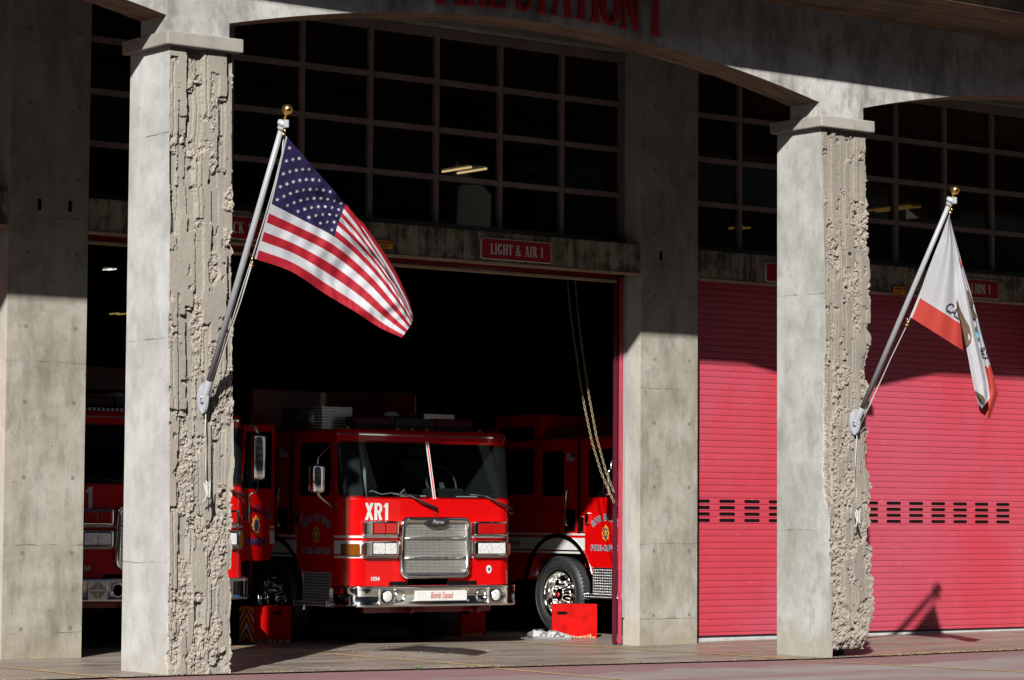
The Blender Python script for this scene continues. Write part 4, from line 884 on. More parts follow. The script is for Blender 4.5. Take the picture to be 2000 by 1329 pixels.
def wheel(root, x, v, z, sx):
    w = bpy.data.objects.new('wheel', None); COL.objects.link(w); w.parent = root
    ax = (sx, 0, 0); o = (x, v, z); R = .485
    m = MB(); m.lathe([(.30, -.28), (R-.03, -.27), (R, -.24), (R, -.04), (R-.012, -.015), (R-.05, 0), (R-.09, .004), (.34, -.004), (.31, -.02), (.30, -.03)], o, ax, 56)
    for k in range(60):
        a = 2*PI*k/60; c = Vector((x, v+(R-.003)*math.cos(a), z+(R-.003)*math.sin(a))); t_ = Vector((0, -math.sin(a), math.cos(a))); n_ = Vector((0, math.cos(a), math.sin(a)))
        m.prism([c+Vector((-sx*.0, 0, 0))-t_*.008-n_*.02, c-t_*.008+n_*.006-Vector((sx*.02, 0, 0)), c+t_*.008+n_*.006-Vector((sx*.02, 0, 0)), c+t_*.008-n_*.02], (-sx*.05, 0, 0))
    for rr in (.345, .44): m.lathe([(rr, 0), (rr+.006, .008), (rr+.012, 0)], o, ax, 56)
    m.build('tyre', 'rubber', w)
    m = MB(); m.lathe([(.31, -.01), (.302, .0), (.29, -.01), (.275, -.03), (.262, -.10), (.25, -.13), (.12, -.125), (.10, -.10), (.09, -.03), (.075, -.01), (.045, .0), (0, .002)], o, ax, 48)
    m.build('rim', 'chrome', w)
    m = MB()
    for k in range(10):
        a = 2*PI*k/10; mm = MB(); mm.lathe([(.02, -.13), (.02, -.07), (.012, -.055), (0, -.05)], (x, v+.165*math.cos(a), z+.165*math.sin(a)), ax, 8); mm.build('wheel_nut', 'brushed', w)
        a += .31; m.lathe([(.011, -.13), (.011, -.115), (0, -.112)], (x, v+.225*math.cos(a), z+.225*math.sin(a)), ax, 8)
    for k in range(8): a = 2*PI*k/8; m.lathe([(.009, -.06), (.009, -.02), (0, -.016)], (x, v+.088*math.cos(a), z+.088*math.sin(a)), ax, 6)
    m.build('rim_bolts', 'brushed', w)
    m = MB()
    for k in range(10): a = 2*PI*(k+.5)/10; m.lathe([(.0, -.1285), (.017, -.1285), (.017, -.14)], (x, v+.215*math.cos(a), z+.215*math.sin(a)), ax, 8)
    m.build('hand_holes', 'dark', w); m = MB(); m.lathe([(.03, .0), (.03, .006), (0, .008)], o, ax, 16); m.build('hub_cap', 'letter_red', w)
def cab_inside(r):
    m = MB(); m.prism([(-1.0, .06, 1.60), (-1.0, .5, 1.69), (-1.0, .62, 1.66), (-1.0, .62, 1.60)], (2.0, 0, 0)); m.box(.25, .75, .42, .6, 1.66, 1.80, bev=.03); m.build('dashboard', 'cabdark', r)
    m = MB(); c = Vector((.5, .55, 1.86)); m.tube([c+Vector((.21*math.cos(t), .08*math.sin(t), .2*math.sin(t))) for t in np.linspace(0, 2*PI, 24, endpoint=False)], .014, 6, closed=True); m.tube([c, c+Vector((0, -.1, -.2))], .03, 8); m.build('steering_wheel', 'cabgrey', r)
    for x in (-.52, .52):
        m = MB(); m.box(x-.24, x+.24, 1.02, 1.14, 1.5, 2.16, bev=.04); m.box(x-.13, x+.13, 1.03, 1.12, 2.18, 2.3, bev=.03); m.build('cab_seat', 'cabgrey', r)
    m = MB(); m.tube([(-.78, .42, 1.70), (-.62, .36, 1.76), (-.5, .34, 1.72), (-.36, .32, 1.74), (-.3, .36, 1.69)], .008, 6); m.tube([(-.3, .3, 1.7), (-.24, .26, 1.78), (-.2, .28, 1.71)], .008, 6); m.build('dash_cable', 'polelt', r)
    m = MB(); m.box(-.12, .1, .3, .5, 1.70, 1.715); m.box(.62, .84, .3, .46, 1.70, 1.712); m.build('clipboard', 'sign_white', r)
    m = MB(); m.tube([(-.80, .22, 1.69), (-.79, .27, 2.0), (-.83, .33, 2.28)], .02, 8); m.build('window_strut', 'polelt', r)
def truck(Xc, Y0, dz, lab, kind):
    r = thing('fire_truck', (Xc, Y0, dz), lab, 'fire truck', 'fire trucks parked in the open bays'); h2 = TW/2
    # cab
    m = MB(); zs = [.66, .70, 1.0, 1.4, 1.66, 1.8, 1.95, 2.1, 2.25, 2.33, 2.42, 2.455]; L_ = 2.0 if kind != 'right' else 2.9
    half = [(0, 0)]
    for s in [TA_*k/4 for k in range(0, 5)]+[TA_+TR*PI/2*k/10 for k in range(1, 11)]+[sv(v) for v in (.6, 1.0, 1.5, L_)]: half.append(s)
    half = half[1:]; ss = [-s for s in half[::-1]]+half[1:]; rings = []
    for z in zs: rings.append([m.bm.verts.new(surf(s, z, -.03 if z > 2.45 else 0)) for s in ss])
    for A, B in zip(rings, rings[1:]):
        for i in range(len(A)): m.bm.faces.new((A[i], A[(i+1) % len(A)], B[(i+1) % len(A)], B[i]))
    m.bm.faces.new(rings[0][::-1]); m.bm.faces.new(rings[-1]); cab = m.build('cab_body', 'truck_red', r)
    for p_ in cab.data.polygons: p_.use_smooth = False
    c = MB(); c.lathe([(0, -2), (.66, -2), (.66, 2), (0, 2)], (0, 1.55, .55), (1, 0, 0), 48); cut = c.build('cut', 'dark', None, recalc=True); cut.location = r.location
    bpy.context.view_layer.update(); boolean(cab, cut)
    c = MB(); c.box(-.985, .985, -.5, 1.2, 1.69, 2.305); cut = c.build('cut', 'dark', None); cut.location = r.location; bpy.context.view_layer.update(); boolean(cab, cut)
    cab.data.materials.clear(); cab.data.materials.append(MT['truck_red']); cab.data.materials.append(MT['cabdark'])
    for p_ in cab.data.polygons:
        q_ = p_.center; p_.material_index = 1 if (abs(q_.x) < .99 and .03 < q_.y-yfz(q_.z) and q_.y < 1.25 and 1.685 < q_.z < 2.31) else 0
    m = MB(); m.box(-.82, .82, .85, 5.6, .38, 1.2); m.build('chassis', 'dark', r)
    # wheel arch trims
    for sx in (-1, 1):
        m = MB(); n = 36
        for k in range(n):
            a0, a1 = [math.radians(-12+204*q/n) for q in (k, k+1)]; q = []
            for a, rr in ((a0, .645), (a1, .645), (a1, .70), (a0, .70)): q.append((sx*(h2+.012), 1.55+rr*math.cos(a), .55+rr*math.sin(a)))
            m.prism(q, (-sx*.03, 0, 0))
        m.build('wheel_arch_trim', 'chrome', r); wheel(r, sx*(h2+.005), 1.55, .487-dz+gz(Xc)*.6, sx); wheel(r, sx*(h2+.005), 5.6, .487-dz+gz(Xc)*.6, sx)
    # glazing
    for s0, s1 in ((-(TA_+.34), -.022), (.022, TA_+.34)):
        m = MB(); pan_(m, s0, s1, 1.675, 2.32, .006, rc=.07, nz=8); m.build('windscreen', 'wind', r)
    for sg_ in (-1, 1):
        m = MB(); a_, b_ = sorted((sg_*(TA_+.02), sg_*(TA_+.34))); pan_(m, a_, b_, 1.70, 2.30, .0015, thick=.003, rc=.05); m.build('corner_glass_backing', 'cabdark', r)
    cab_inside(r)
    m = MB(); pan_(m, -.02, .02, 1.672, 2.33, .010, nz=6, mat=0); pan_(m, -.007, .007, 1.68, 2.32, .0125, nz=6, mat=1); m.build('screen_divider', ['truck_white', 'truck_red'], r)
    for sg in (-1, 1):
        a, b_ = sorted((sg*sv(.34), sg*sv(.96))); m = MB(); pan_(m, a, b_, 1.70, 2.30, .004, rc=.06); dr = pan_(MB(), *sorted((sg*sv(.285), sg*sv(1.02))), .84, 2.40, .0025, thick=.004, rc=.03)
        if not (kind == 'left' and sg == 1):
            d_ = dr.build('front_door', 'truck_red', r); m.build('door_window', 'dglass', d_)
            m = MB(); v0 = .93; m.box(sg*(h2+.004), sg*(h2+.03), v0, v0+.06, 1.38, 1.5, bev=.006); m.build('door_handle', 'chrome', d_)
            if sg == -1: side_badge(d_, -h2-.006, .62)
        else:
            dr.bm.free(); m.bm.free()
            m = MB(); pan_(m, *sorted((sg*sv(.30), sg*sv(1.0))), .86, 2.38, .003, rc=.03); m.build('door_opening', 'dark', r)
        m = MB(); pan_(m, *sorted((sg*sv(1.12), sg*sv(1.17))), 1.25, 2.42, .004); pan_(m, *sorted((sg*sv(.262), sg*sv(.27))), .84, 2.4, .004); m.build('door_seam', 'dark', r)
        m = MB(); pan_(m, *sorted((sg*sv(1.45), sg*sv(1.88))), 1.72, 2.28, .004, rc=.06); m.build('crew_window', 'dglass', r)
        m = MB(); X = sg*(h2+.05); m.tube([(sg*h2, 1.36, 1.34), (X, 1.36, 1.36), (X, 1.36, 1.78), (sg*h2, 1.36, 1.8)], .018, 10); m.build('grab_rail', 'brushed', r)
        m = MB(); m.box(sg*(h2-.05), sg*(h2+.012), .32, .86, .5, .835, bev=.004); m.box(sg*(h2-.2), sg*(h2+.06), .32, .97, .455, .51, bev=.006); m.build('step_panel', 'diamond', r)
        m = MB(); pan_(m, *sorted((sg*sv(1.24), sg*sv(1.40))), 2.15, 2.25, .004)
        for k in range(4): pan_(m, *sorted((sg*sv(1.24), sg*sv(1.40))), 2.158+.024*k, 2.167+.024*k, .0055, mat=1)
        pan_(m, *sorted((sg*sv(1.235+.0), sg*sv(1.31))), 2.2, 2.252, .007, mat=2); m.build('flag_decal', ['truck_white', 'letter_red', 'navy'], r)
        m = MB(); m.box(sg*(h2), sg*(h2+.02), 1.04, 1.1, 1.28, 1.46, bev=.004); m.build('crew_door_handle', 'chrome', r)
        m = MB(); pan_(m, *sorted((sg*sv(1.22), sg*sv(1.42))), 1.28, 1.55, .0035, rc=.02); m.build('side_vent', 'dark', r)
    # stripes
    m = MB()
    for z0, z1 in ((1.228, 1.253), (1.045, 1.195), (1.0, 1.025)):
        for a, b_ in ((-sv(.26), -.51), (.51, sv(.26)), (-sv(2.0 if kind != 'right' else 2.88), -sv(1.03)), (sv(1.03), sv(2.0))):
            m = MB(); pan_(m, a, b_, z0, z1, .003); m.build('stripe', 'truck_white', r)
    # grille
    g0, g1, gb, gt = -.5, .5, .77, 1.465
    def rrx(x0, x1, z0, z1, rd, y, n=6):
        P = []
        for cx, cz, a0 in ((x1-rd, z1-rd, 0), (x0+rd, z1-rd, 90), (x0+rd, z0+rd, 180), (x1-rd, z0+rd, 270)):
            for i in range(n+1): t = math.radians(a0+90*i/n); P.append(Vector((cx+rd*math.cos(t), y, cz+rd*math.sin(t))))
        return P
    m = MB(); m.prism(rrx(g0+.02, g1-.02, gb+.02, gt-.02, .08, -.02), (0, .04, 0)); m.build('grille_mesh', 'mesh', r)
    m = MB(); O = rrx(g0, g1, gb, gt, .1, -.0); pth = rrx(g0+.03, g1-.03, gb+.03, gt-.03, .08, -.03); m.tube(pth, .036, 10, closed=True)
    for z in (1.0, 1.225): m.tube([(g0+.03, -.03, z), (g1-.03, -.03, z)], .013, 8); 
    for sx in (-1, 1):
        for z in (1.0, 1.225): m.prism([(sx*.46, -.036, z-.05), (sx*.40, -.036, z), (sx*.46, -.036, z+.05)], (0, .03, 0))
    m.prism([(-.3, -.04, gt-.02), (-.22, -.04, gt-.05), (-.12, -.04, gt-.10), (0, -.04, gt-.115), (.12, -.04, gt-.10), (.22, -.04, gt-.05), (.3, -.04, gt-.02)], (0, .035, 0))
    m.build('grille_surround', 'chrome', r)
    m = MB(); m.prism([(.165*math.cos(t), -.078, gt-.055+.045*math.sin(t)) for t in np.linspace(0, 2*PI, 28, endpoint=False)], (0, .045, 0)); b_ = m.build('grille_badge', 'black', r)
    text_obj('badge_lettering', 'Pierce', .062, 'pole', Vector((0, -.0795, gt-.055)), FRONT, b_, extrude=.001, shear=.25, bold=.001)
    m = MB(); m.box(-.36, .2, -.0, .03, .69, .765); m.build('lower_grille', 'mesh', r)
    m = MB(); m.box(-.62, -.361, -.004, .02, .655, .735, bev=.002); m.box(.201, .62, -.004, .02, .655, .735, bev=.002); m.build('frame_recess', 'dark', r)
    # lights
    for sx in (-1, 1):
        for (z0, z1, ls) in ((1.25, 1.42, 'red_lens'), (1.02, 1.195, 'clear')):
            x0, x1 = sorted((sx*.545, sx*1.0)); 
            m = MB(); m.box(x0-.01, x1+.01, -.075, .12, z0, z1, bev=.022, seg=3); hh = m.build('headlight' if ls == 'clear' else 'warning_light', 'chrome', r)
            m = MB(); m.box(x0+.095 if sx < 0 else x0+.02, x1-.02, -.082, -.07, z0+.018, z1-.018, bev=.004); m.build('bezel', 'dark', hh)
            a = x0+.1 if sx < 0 else x0+.028; w_ = (x1-.028-a)/2
            for q in (0, 1): m = MB(); m.box(a+q*w_+.004, a+(q+1)*w_-.004, -.09, -.07, z0+.026, z1-.026, bev=.006); m.build('lens', ls, hh)
            m = MB()
            for q in range(3):
                for zz in (z0+.01, z1-.01): m.lathe([(.006, 0), (.006, .006), (0, .009)], (a+q*w_, -.078, zz), (0, -1, 0), 8)
            m.build('screws', 'chrome', hh)
        m = MB(); a, b_ = sorted((sx*1.03, sx*(TA_+.28))); pan_(m, a, b_, 1.03, 1.16, .03, thick=.03, rc=.015); m.build('turn_signal', 'amber', r)
    # bumper
    def bpath(off, zz, back=.34):
        P = []; hw = 1.2+off; rr = .26+off; yf = -.15-off
        P.append((-hw, back, zz))
        for k in range(11): a = PI/2*k/10; P.append((-hw+rr-rr*math.cos(a), yf+rr-rr*math.sin(a), zz))
        for k in range(11): a = PI/2*k/10; P.append((hw-rr+rr*math.sin(a), yf+rr-rr*math.cos(a), zz))
        P.append((hw, back, zz)); return P
    bm_ = 'chrome' if kind != 'left' else 'brushed'; zb0, zb1 = .455, .69
    m = MB(); prof = [(-.05, zb1), (-.01, zb1), (0, zb1-.012), (0, zb1-.03), (-.008, zb1-.045), (-.008, zb0+.045), (0, zb0+.03), (0, zb0+.012), (-.01, zb0), (-.05, zb0)]; R_ = [[m.bm.verts.new(p_) for p_ in bpath(o_, z_)] for o_, z_ in prof]
    for A, B in zip(R_, R_[1:]):
        for i in range(len(A)-1): f = m.bm.faces.new((A[i], A[i+1], B[i+1], B[i])); f.smooth = True
    bp = m.build('bumper', bm_, r)
    m = MB(); P = [p_ for p_ in bpath(-.02, zb1-.004)]; m.bm.faces.new([m.bm.verts.new(p_) for p_ in P]); m.build('bumper_deck', 'diamond', bp)
    yb = -.15; zc = (zb0+zb1)/2
    if kind != 'left':
        m = MB(); m.box(-.36, .36, yb-.008, yb+.01, zc-.055, zc+.055, bev=.003); sg_ = m.build('bumper_sign', 'white', bp)
        text_obj('lettering', 'Bomb Squad', .105, 'letter_red', Vector((0, yb-.0095, zc+.005)), FRONT, sg_, extrude=.001, shear=.22, sx=.62, spacing=.95)
        m = MB()
        for sx in (-.385, .385):
            for zz in (zc-.055, zc+.055): m.lathe([(.014, 0), (.012, .008), (0, .012)], (sx, yb, zz), (0, -1, 0), 10)
        m.build('sign_bolts', 'chrome', bp)
        for sx in (-1, 1):
            m = MB(); m.lathe([(.072, .0), (.072, .012), (.064, .016), (.058, .01), (.03, -.02), (0, -.03)], (sx*.575, yb+.005, zc), (0, -1, 0), 28); m.build('horn', 'chrome', bp)
            m = MB(); m.box(sx*.765-.09, sx*.765+.09, yb-.012, yb+.012, zc-.09, zc+.09, bev=.005); fl = m.build('fog_light', 'brushed', bp); m = MB(); m.lathe([(.068, .0), (.068, .02), (.05, .028), (0, .034)], (sx*.765, yb-.01, zc), (0, -1, 0), 28); m.build('lens', 'clear', fl)
            m = MB(); m.lathe([(.073, .0), (.073, .024), (.066, .024), (.066, 0)], (sx*.765, yb-.01, zc), (0, -1, 0), 28); m.build('lens_ring', 'dark', fl)
            m = MB()
            for ax_, az in ((-.12, .07), (-.12, -.07), (.12, .07), (.12, -.07)): m.lathe([(.014, 0), (.012, .008), (0, .012)], (sx*.765+ax_, yb, zc+az), (0, -1, 0), 10)
            m.build('bolts', 'chrome', bp)
    else:
        for sx in (-1, 1):
            m = MB(); m.box(sx*.77-.115, sx*.77+.115, yb-.012, yb+.01, zc-.1, zc+.1, bev=.006); sp = m.build('speaker_grille', 'brushed', bp); m = MB()
            for q in range(1, 7):
                dd = q*.016
                for a_, c_ in ((1, 1), (1, -1), (-1, 1), (-1, -1)):
                    m.prism([(sx*.77+a_*dd, yb-.0145, zc+c_*.006), (sx*.77+a_*(dd+.006), yb-.0145, zc+c_*.006), (sx*.77+a_*(.006 if q < 6 else .006)+a_*max(0, dd-.09), yb-.0145, zc+c_*min(dd+.0, .09)), (sx*.77+a_*.006, yb-.0145, zc+c_*min(dd-.006, .09))], (0, .003, 0))
            m.build('slots', 'dark', sp)
            m = MB(); m.lathe([(.075, .0), (.078, .014), (.068, .02), (.06, .01)], (sx*.53, yb, zc), (0, -1, 0), 28); hn = m.build('horn', 'chrome', bp); m = MB(); m.lathe([(.062, .008), (.03, .0), (0, -.0)], (sx*.53, yb-.004, zc), (0, -1, 0), 24); m.build('horn_mouth', 'dark', hn)
            m = MB()
            for q in range(5): m.box(sx*1.0-.1+.035*q, sx*1.0-.085+.035*q, yb-.006, yb+.01, zc-.08, zc+.08)
            m.build('rib_slots', 'dark', bp)
        m = MB(); pth = bpath(.004, zb0+.02); 
        for A, B in zip(pth, pth[1:]):
            m.prism([Vector(A), Vector(B), Vector(B)+Vector((0, 0, .03)), Vector(A)+Vector((0, 0, .03))], (0, -.003, 0))
        m.build('blue_band', 'blue_b', bp)
    m = MB()
    for sx in (-.32, .62): m.lathe([(.045, -.02), (.05, 0), (.045, .02), (.02, .02), (.02, -.02), (.045, -.02)], (sx, .0, .42), (1, 0, 0), 16); m.box(sx-.02, sx+.02, -.02, .2, .4, .52)
    m.box(-.9, .9, .1, .16, .38, .46); m.build('tow_hooks', 'truck_dark', r)
    # wipers
    for sx in (-.16, .93):
        m = MB(); m.tube([(sx+.18, -.03, 1.56), (sx-.05, -.045, 1.645), (sx-.22, .0, 1.72)], [.018, .013, .007], 8); m.tube([(sx-.42, .0, 1.725), (sx-.05, .0, 1.705)], .012, 6); m.tube([(sx+.14, -.02, 1.53), (sx+.16, -.04, 1.50), (sx+.2, -.02, 1.53)], .004, 5); m.build('wiper', 'black', r); 
    # roof front trim, lights
    m = MB(); pan_(m, -sv(.3), sv(.3), 2.388, 2.402, .012, thick=.012); m.build('rain_gutter', 'chrome', r)
    for x in (-1.02, -.33, -.12, .09, .85):
        m = MB(); m.lathe([(.03, 0), (.03, .012), (.024, .04), (0, .052)], (x, .28, 2.455), (0, 0, 1), 14); m.build('marker_light', 'amber', r)
    m = MB(); m.box(-.86, .86, .36, .62, 2.47, 2.5, bev=.004); lb = m.build('light_bar', 'black', r)  # bar and lenses coloured dark to stand for shade at roof level
    m = MB(); m.box(-.84, -.3, .37, .61, 2.502, 2.61, bev=.03, seg=3); m.build('lens', 'shade_red', lb); m = MB(); m.box(.3, .84, .37, .61, 2.502, 2.61, bev=.03, seg=3); m.build('lens', 'shade_red', lb)
    m = MB(); m.box(-.28, .28, .39, .59, 2.502, 2.6, bev=.01); m.build('centre_lens', 'black', lb)
    m = MB(); m.box(.35, .8, .7, .95, 2.6, 2.68, bev=.008); m.box(.35, .8, .72, .93, 2.456, 2.6); m.build('roof_vent', 'brushed', r)
    m = MB(); m.lathe([(.1, 0), (.1, .02), (.05, .05), (0, .055)], (-.05, .8, 2.64), (0, 0, 1), 20); m.lathe([(.03, -.18), (.03, 0)], (-.05, .8, 2.64), (0, 0, 1), 10); m.build('antenna_dome', 'white', r)
    # mirrors
    for sx in (-1, 1):
        if kind != 'right' and sx == 1: continue
        mx = sx*(h2+.29); m = MB(); m.box(mx-.085, mx+.085, .12, .24, 1.72, 2.05, bev=.045, seg=4); mi = m.build('mirror', 'chrome', r)
        for p_ in mi.data.polygons: p_.use_smooth = True
        m = MB(); m.tube([(mx, .18, 1.74), (mx-sx*.03, .17, 1.68), (sx*(h2+.02), .28, 1.57), (sx*(h2-.02), .3, 1.54)], .016, 8); m.tube([(mx, .18, 2.04), (mx-sx*.02, .2, 2.12), (sx*(h2-.02), .33, 2.3)], .01, 6); m.build('mirror_arm', 'brushed', mi)
        m = MB(); m.box(mx-.07, mx+.07, .241, .245, 1.75, 2.02, bev=.001); m.build('mirror_glass', 'chrome', mi)
    # body behind
    if kind == 'centre':
        m = MB(); m.box(-h2, h2, 2.02, 6.6, .6, 2.98, bev=.03); m.build('rescue_body', 'truck_dark', r)
        m = MB(); m.box(-1.14, -.72, .62, 1.45, 2.456, 2.72, bev=.006); bx_ = m.build('roof_locker', 'diamond', r); m = MB(); m.box(-1.15, -1.139, .8, .86, 2.54, 2.62); m.build('latch', 'white', bx_)
    elif kind == 'left':
        m = MB(); m.box(-h2, h2, 2.02, 6.6, .6, 2.75, bev=.03); m.box(-.9, .9, 2.1, 7, 2.76, 3.05, bev=.02); m.build('ladder_body', 'truck_dark', r)
        m = MB(); 
        for k in range(40): m.box(-1.1+k*.055, -1.07+k*.055, .2, .24, 2.458, 2.49)
        m.build('roof_rail', 'brushed', r)
    else:
        m = MB(); m.box(-h2, h2, 1.96, 2.9, 2.457, 2.76, bev=.02); m.box(-h2, h2, 2.92, 7, .6, 2.6, bev=.03); m.build('raised_body', 'truck_red', r)
        m = MB(); pan_(m, -sv(2.78), -sv(2.05), 1.74, 2.32, .004, rc=.05); pan_(m, -sv(2.78), -sv(2.05), 2.42, 2.6, .006, rc=.03); m.build('rear_cab_window', 'dglass', r)
        m = MB(); pan_(m, -sv(1.965), -sv(1.95), .9, 2.7, .005); pan_(m, -sv(2.88), -sv(1.03), 1.535, 1.543, .004); m.build('panel_seam', 'brushed', r)
        text_obj('door_number', '1', .25, 'truck_white', Vector((-h2-.006, 2.72, 1.43)), SIDE, r, extrude=.002, bold=.012, sx=.8)
        text_obj('side_lettering', 'Downtown', .15, 'letter_red', Vector((-h2-.007, 2.62, 1.12)), SIDE, r, extrude=.001, shear=.35, sx=.8, bold=.002)
    # front lettering
    if kind == 'centre':
        block_text('unit_number', 'XR1', .19, .95, (-.80, -.003, 1.43), r)
        text_obj('serial_number', '1934', .062, 'truck_white', Vector((-.82, -.006, .765)), FRONT, r, extrude=.001, bold=.002)
        m = MB(); m.prism([(.79+.036*math.cos(t), -.008, .865+.047*math.sin(t)) for t in np.linspace(0, 2*PI, 24, endpoint=False)], (0, .006, 0)); em = m.build('round_emblem', 'white', r)
        m = MB()
        for a_ in (0, 60, 120): ca, sa = math.cos(math.radians(a_+90)), math.sin(math.radians(a_+90)); m.prism([(.79+ca*.022-sa*.005, -.0095-.0002*a_/60, .865+sa*.026+ca*.005), (.79+ca*.022+sa*.005, -.0095-.0002*a_/60, .865+sa*.026-ca*.005), (.79-ca*.022+sa*.005, -.0095-.0002*a_/60, .865-sa*.026-ca*.005), (.79-ca*.022-sa*.005, -.0095-.0002*a_/60, .865-sa*.026+ca*.005)], (0, .001, 0))
        m.build('star_mark', 'navy', em)
    elif kind == 'left':
        block_text('unit_number', 'T1', .23, .95, (-.87, -.003, 1.42), r)
        text_obj('serial_number', '164', .075, 'truck_white', Vector((-.83, -.006, .80)), FRONT, r, extrude=.001, bold=.001)
    return r
def side_badge(par, x, v):
    """lettering and crest on a front door (left-hand side, faces -X)"""
    m = MB()
    def letters(body, size, fn, mat):
        n = len(body)
        for i, ch in enumerate(body):
            if ch == ' ': continue
            for mt_, bo, dx in ((1, .008, 0), (0, .0015, .0012)):
                me = text_mesh(ch, size, extrude=.0006, bold=bo, sx=.9); pos_, rot = fn(i, n); me.transform(Matrix.Translation(pos_+Vector((-dx, 0, 0))) @ SIDE @ Matrix.Rotation(rot, 4, 'Z'))
                b = bmesh.new(); b.from_mesh(me); m._merge(b, mt_)
    R = .42
    def fa(i, n): t = (i-(n-1)/2)*.155; return Vector((x, v-R*math.sin(t), 1.45-R+R*math.cos(t))), -t
    letters('SAN DIEGO', .10, fa, 0)
    letters('FIRE-RESCUE', .085, lambda i, n: (Vector((x, v-(i-(n-1)/2)*.053, 1.075)), 0), 0)
    m.build('door_lettering', ['navy', 'polelt'], par)
    m = MB(); c = Vector((x, v, 1.26))
    P = []
    for k in range(48): t = 2*PI*k/48; q = 1+.13*math.cos(8*t); P.append(c+Vector((0, .062*q*math.cos(t), .09*q*math.sin(t))))
    m.prism(P, (.003, 0, 0)); P = [p_+Vector((-.0015, 0, 0)) for p_ in [c+(q-c)*.72 for q in P]]; m.prism(P, (.002, 0, 0), 1); P = [c+Vector((-.003, .026*math.cos(t), .045*math.sin(t))) for t in np.linspace(0, 2*PI, 20, endpoint=False)]; m.prism(P, (.002, 0, 0), 2)
    m.build('door_crest', ['gold', 'navy', 'gold'], par)
t2 = truck(6.13, 1.3, 0, 'red fire truck marked XR1, facing out of the open bay', 'centre')
t1 = truck(2.46, 1.3, .11, 'red fire truck mostly hidden behind the left pillar, its door open', 'left')
t3 = truck(10.40, 1.3, .02, 'red fire truck seen only from its side, right of the XR1 truck', 'right')
# open driver's door of the left truck
hx, hy = 1.2+.01, .27; th = math.radians(62); m = MB()
dw = .80; prof = [(0, .86), (.02, 1.62), (.10, 2.36), (dw-.02, 2.38), (dw, 2.30), (dw, 1.05), (dw-.10, .86)]
def dp_(s, z, off=0): d = Vector((math.sin(th), math.cos(th), 0)); n = Vector((math.cos(th), -math.sin(th), 0)); return Vector((hx, hy, z))+d*s+n*off
m.prism([dp_(s, z) for s, z in prof], dp_(0, 0, -.05)-dp_(0, 0)); od = m.build('open_door', 'truck_red', t1)
m = MB(); m.prism([dp_(s, z, .004) for s, z in [(.08, 1.66), (.15, 2.28), (dw-.08, 2.30), (dw-.08, 1.66)]], dp_(0, 0, -.003)-dp_(0, 0)); m.build('door_window', 'dglass', od)
m = MB(); m.prism([dp_(s, z, .004) for s, z in [(dw-.1, 1.045), (dw, 1.045), (dw, 1.195), (dw-.1, 1.195)]], dp_(0, 0, -.003)-dp_(0, 0)); m.prism([dp_(s, z, .004) for s, z in [(dw-.1, 1.22), (dw, 1.22), (dw, 1.245), (dw-.1, 1.245)]], dp_(0, 0, -.003)-dp_(0, 0)); m.build('stripes', 'truck_white', od)
m = MB(); a = dp_(dw-.09, 1.38, 0); m.prism([dp_(dw-.13, 1.3, .005), dp_(dw-.07, 1.3, .005), dp_(dw-.07, 1.46, .005), dp_(dw-.13, 1.46, .005)], dp_(0, 0, .02)-dp_(0, 0)); m.build('door_handle', 'chrome', od)
ORI = Matrix.Rotation(PI/2-th, 4, 'Z') @ FRONT
for body, z, sz in (('FIRE-RESCUE', 1.07, .1),):
    text_obj('door_lettering', body, sz, 'navy', dp_(dw*.5, z, .006), ORI, od, extrude=.0006, bold=.004, sx=.82)
for i, ch in enumerate('SAN DIEGO'):
    if ch != ' ':
        t = (i-4)*.16; text_obj('door_lettering', ch, .115, 'navy', dp_(dw*.47+.42*math.sin(t), 1.44-.42+.42*math.cos(t), .006), ORI @ Matrix.Rotation(-t, 4, 'Z'), od, extrude=.0006, bold=.003, sx=.85)
m = MB(); c0 = (dw*.47, 1.25)
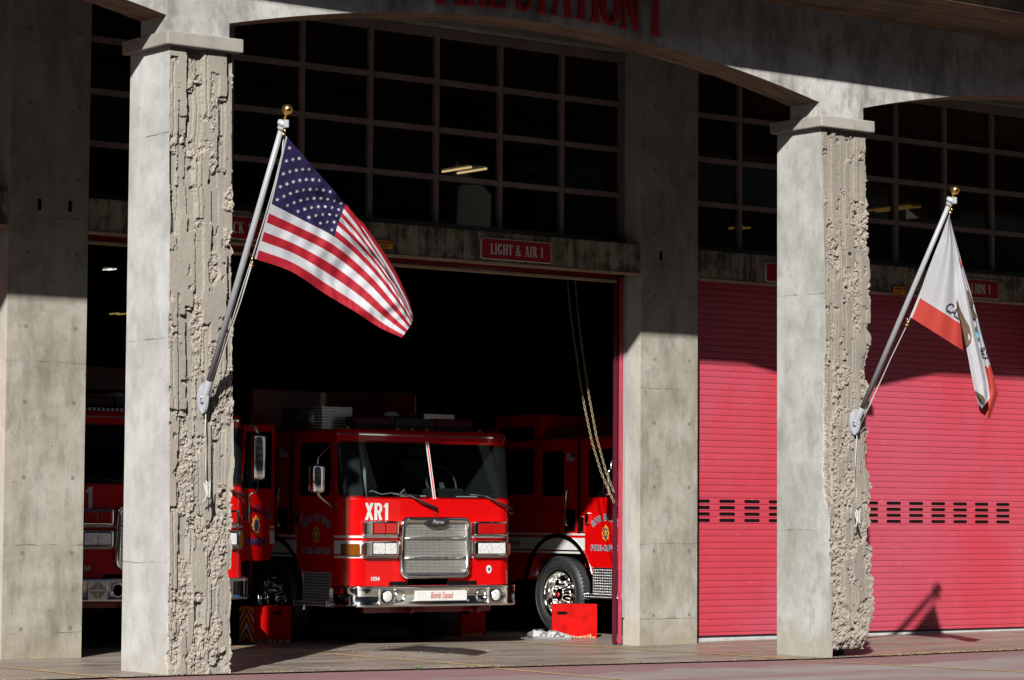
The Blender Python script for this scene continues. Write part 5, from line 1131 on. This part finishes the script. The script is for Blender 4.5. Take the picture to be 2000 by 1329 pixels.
m.prism([dp_(c0[0]+.075*(1+.13*math.cos(8*t))*math.cos(t), c0[1]+.1*(1+.13*math.cos(8*t))*math.sin(t), .006) for t in np.linspace(0, 2*PI, 48, endpoint=False)], dp_(0, 0, .003)-dp_(0, 0)); m.prism([dp_(c0[0]+.05*math.cos(t), c0[1]+.07*math.sin(t), .0095) for t in np.linspace(0, 2*PI, 24, endpoint=False)], dp_(0, 0, .002)-dp_(0, 0), 1); m.build('door_crest', ['gold', 'navy'], od)
m = MB(); c = at(504, 893, Y=1.55)-Vector(t1.location); m.box(c.x-.085, c.x+.085, c.y-.06, c.y+.06, c.z-.26, c.z+.26, bev=.05, seg=4); mi = m.build('mirror', 'chrome', t1)
for p_ in mi.data.polygons: p_.use_smooth = True
m = MB(); m.tube([c+Vector((0, 0, -.25)), c+Vector((.0, 0, -.36)), c+Vector((-.1, .0, -.42)), dp_(.2, c.z-.55, .01), dp_(.2, c.z-.72, .02)], .013, 8); m.tube([c+Vector((0, 0, .25)), c+Vector((-.03, .02, .33)), dp_(.2, 2.36, 0)], .01, 6); m.build('mirror_arm', 'brushed', mi)
# ------------------------------------------------------------------ albedo scaling: lower every base colour so bounced light leaves shade deeper
KA = .5
for m_ in bpy.data.materials:
    if not m_.use_nodes: continue
    t_ = m_.node_tree
    for n_ in list(t_.nodes):
        if n_.type == 'BSDF_PRINCIPLED' and n_.inputs['Metallic'].default_value < .5:
            b_ = n_.inputs['Base Color']
            if b_.is_linked:
                src = b_.links[0].from_socket; x_ = N(t_, 'ShaderNodeMix', data_type='RGBA', blend_type='MULTIPLY'); x_.inputs[0].default_value = 1; x_.inputs[7].default_value = (KA, KA, KA, 1)
                t_.links.new(src, x_.inputs[6]); t_.links.new(x_.outputs[2], b_)
            else: c_ = b_.default_value; b_.default_value = (c_[0]*KA, c_[1]*KA, c_[2]*KA, 1)
            n_.inputs['Emission Strength'].default_value *= KA
        elif n_.type == 'BSDF_TRANSLUCENT': c_ = n_.inputs[0].default_value; n_.inputs[0].default_value = (c_[0]*KA, c_[1]*KA, c_[2]*KA, 1)
S.cycles.diffuse_bounces = 1; S.cycles.max_bounces = 8

for o_ in S.objects:
    if o_.parent is None and 'label' in o_ and 'kind' not in o_: o_['kind'] = 'thing'
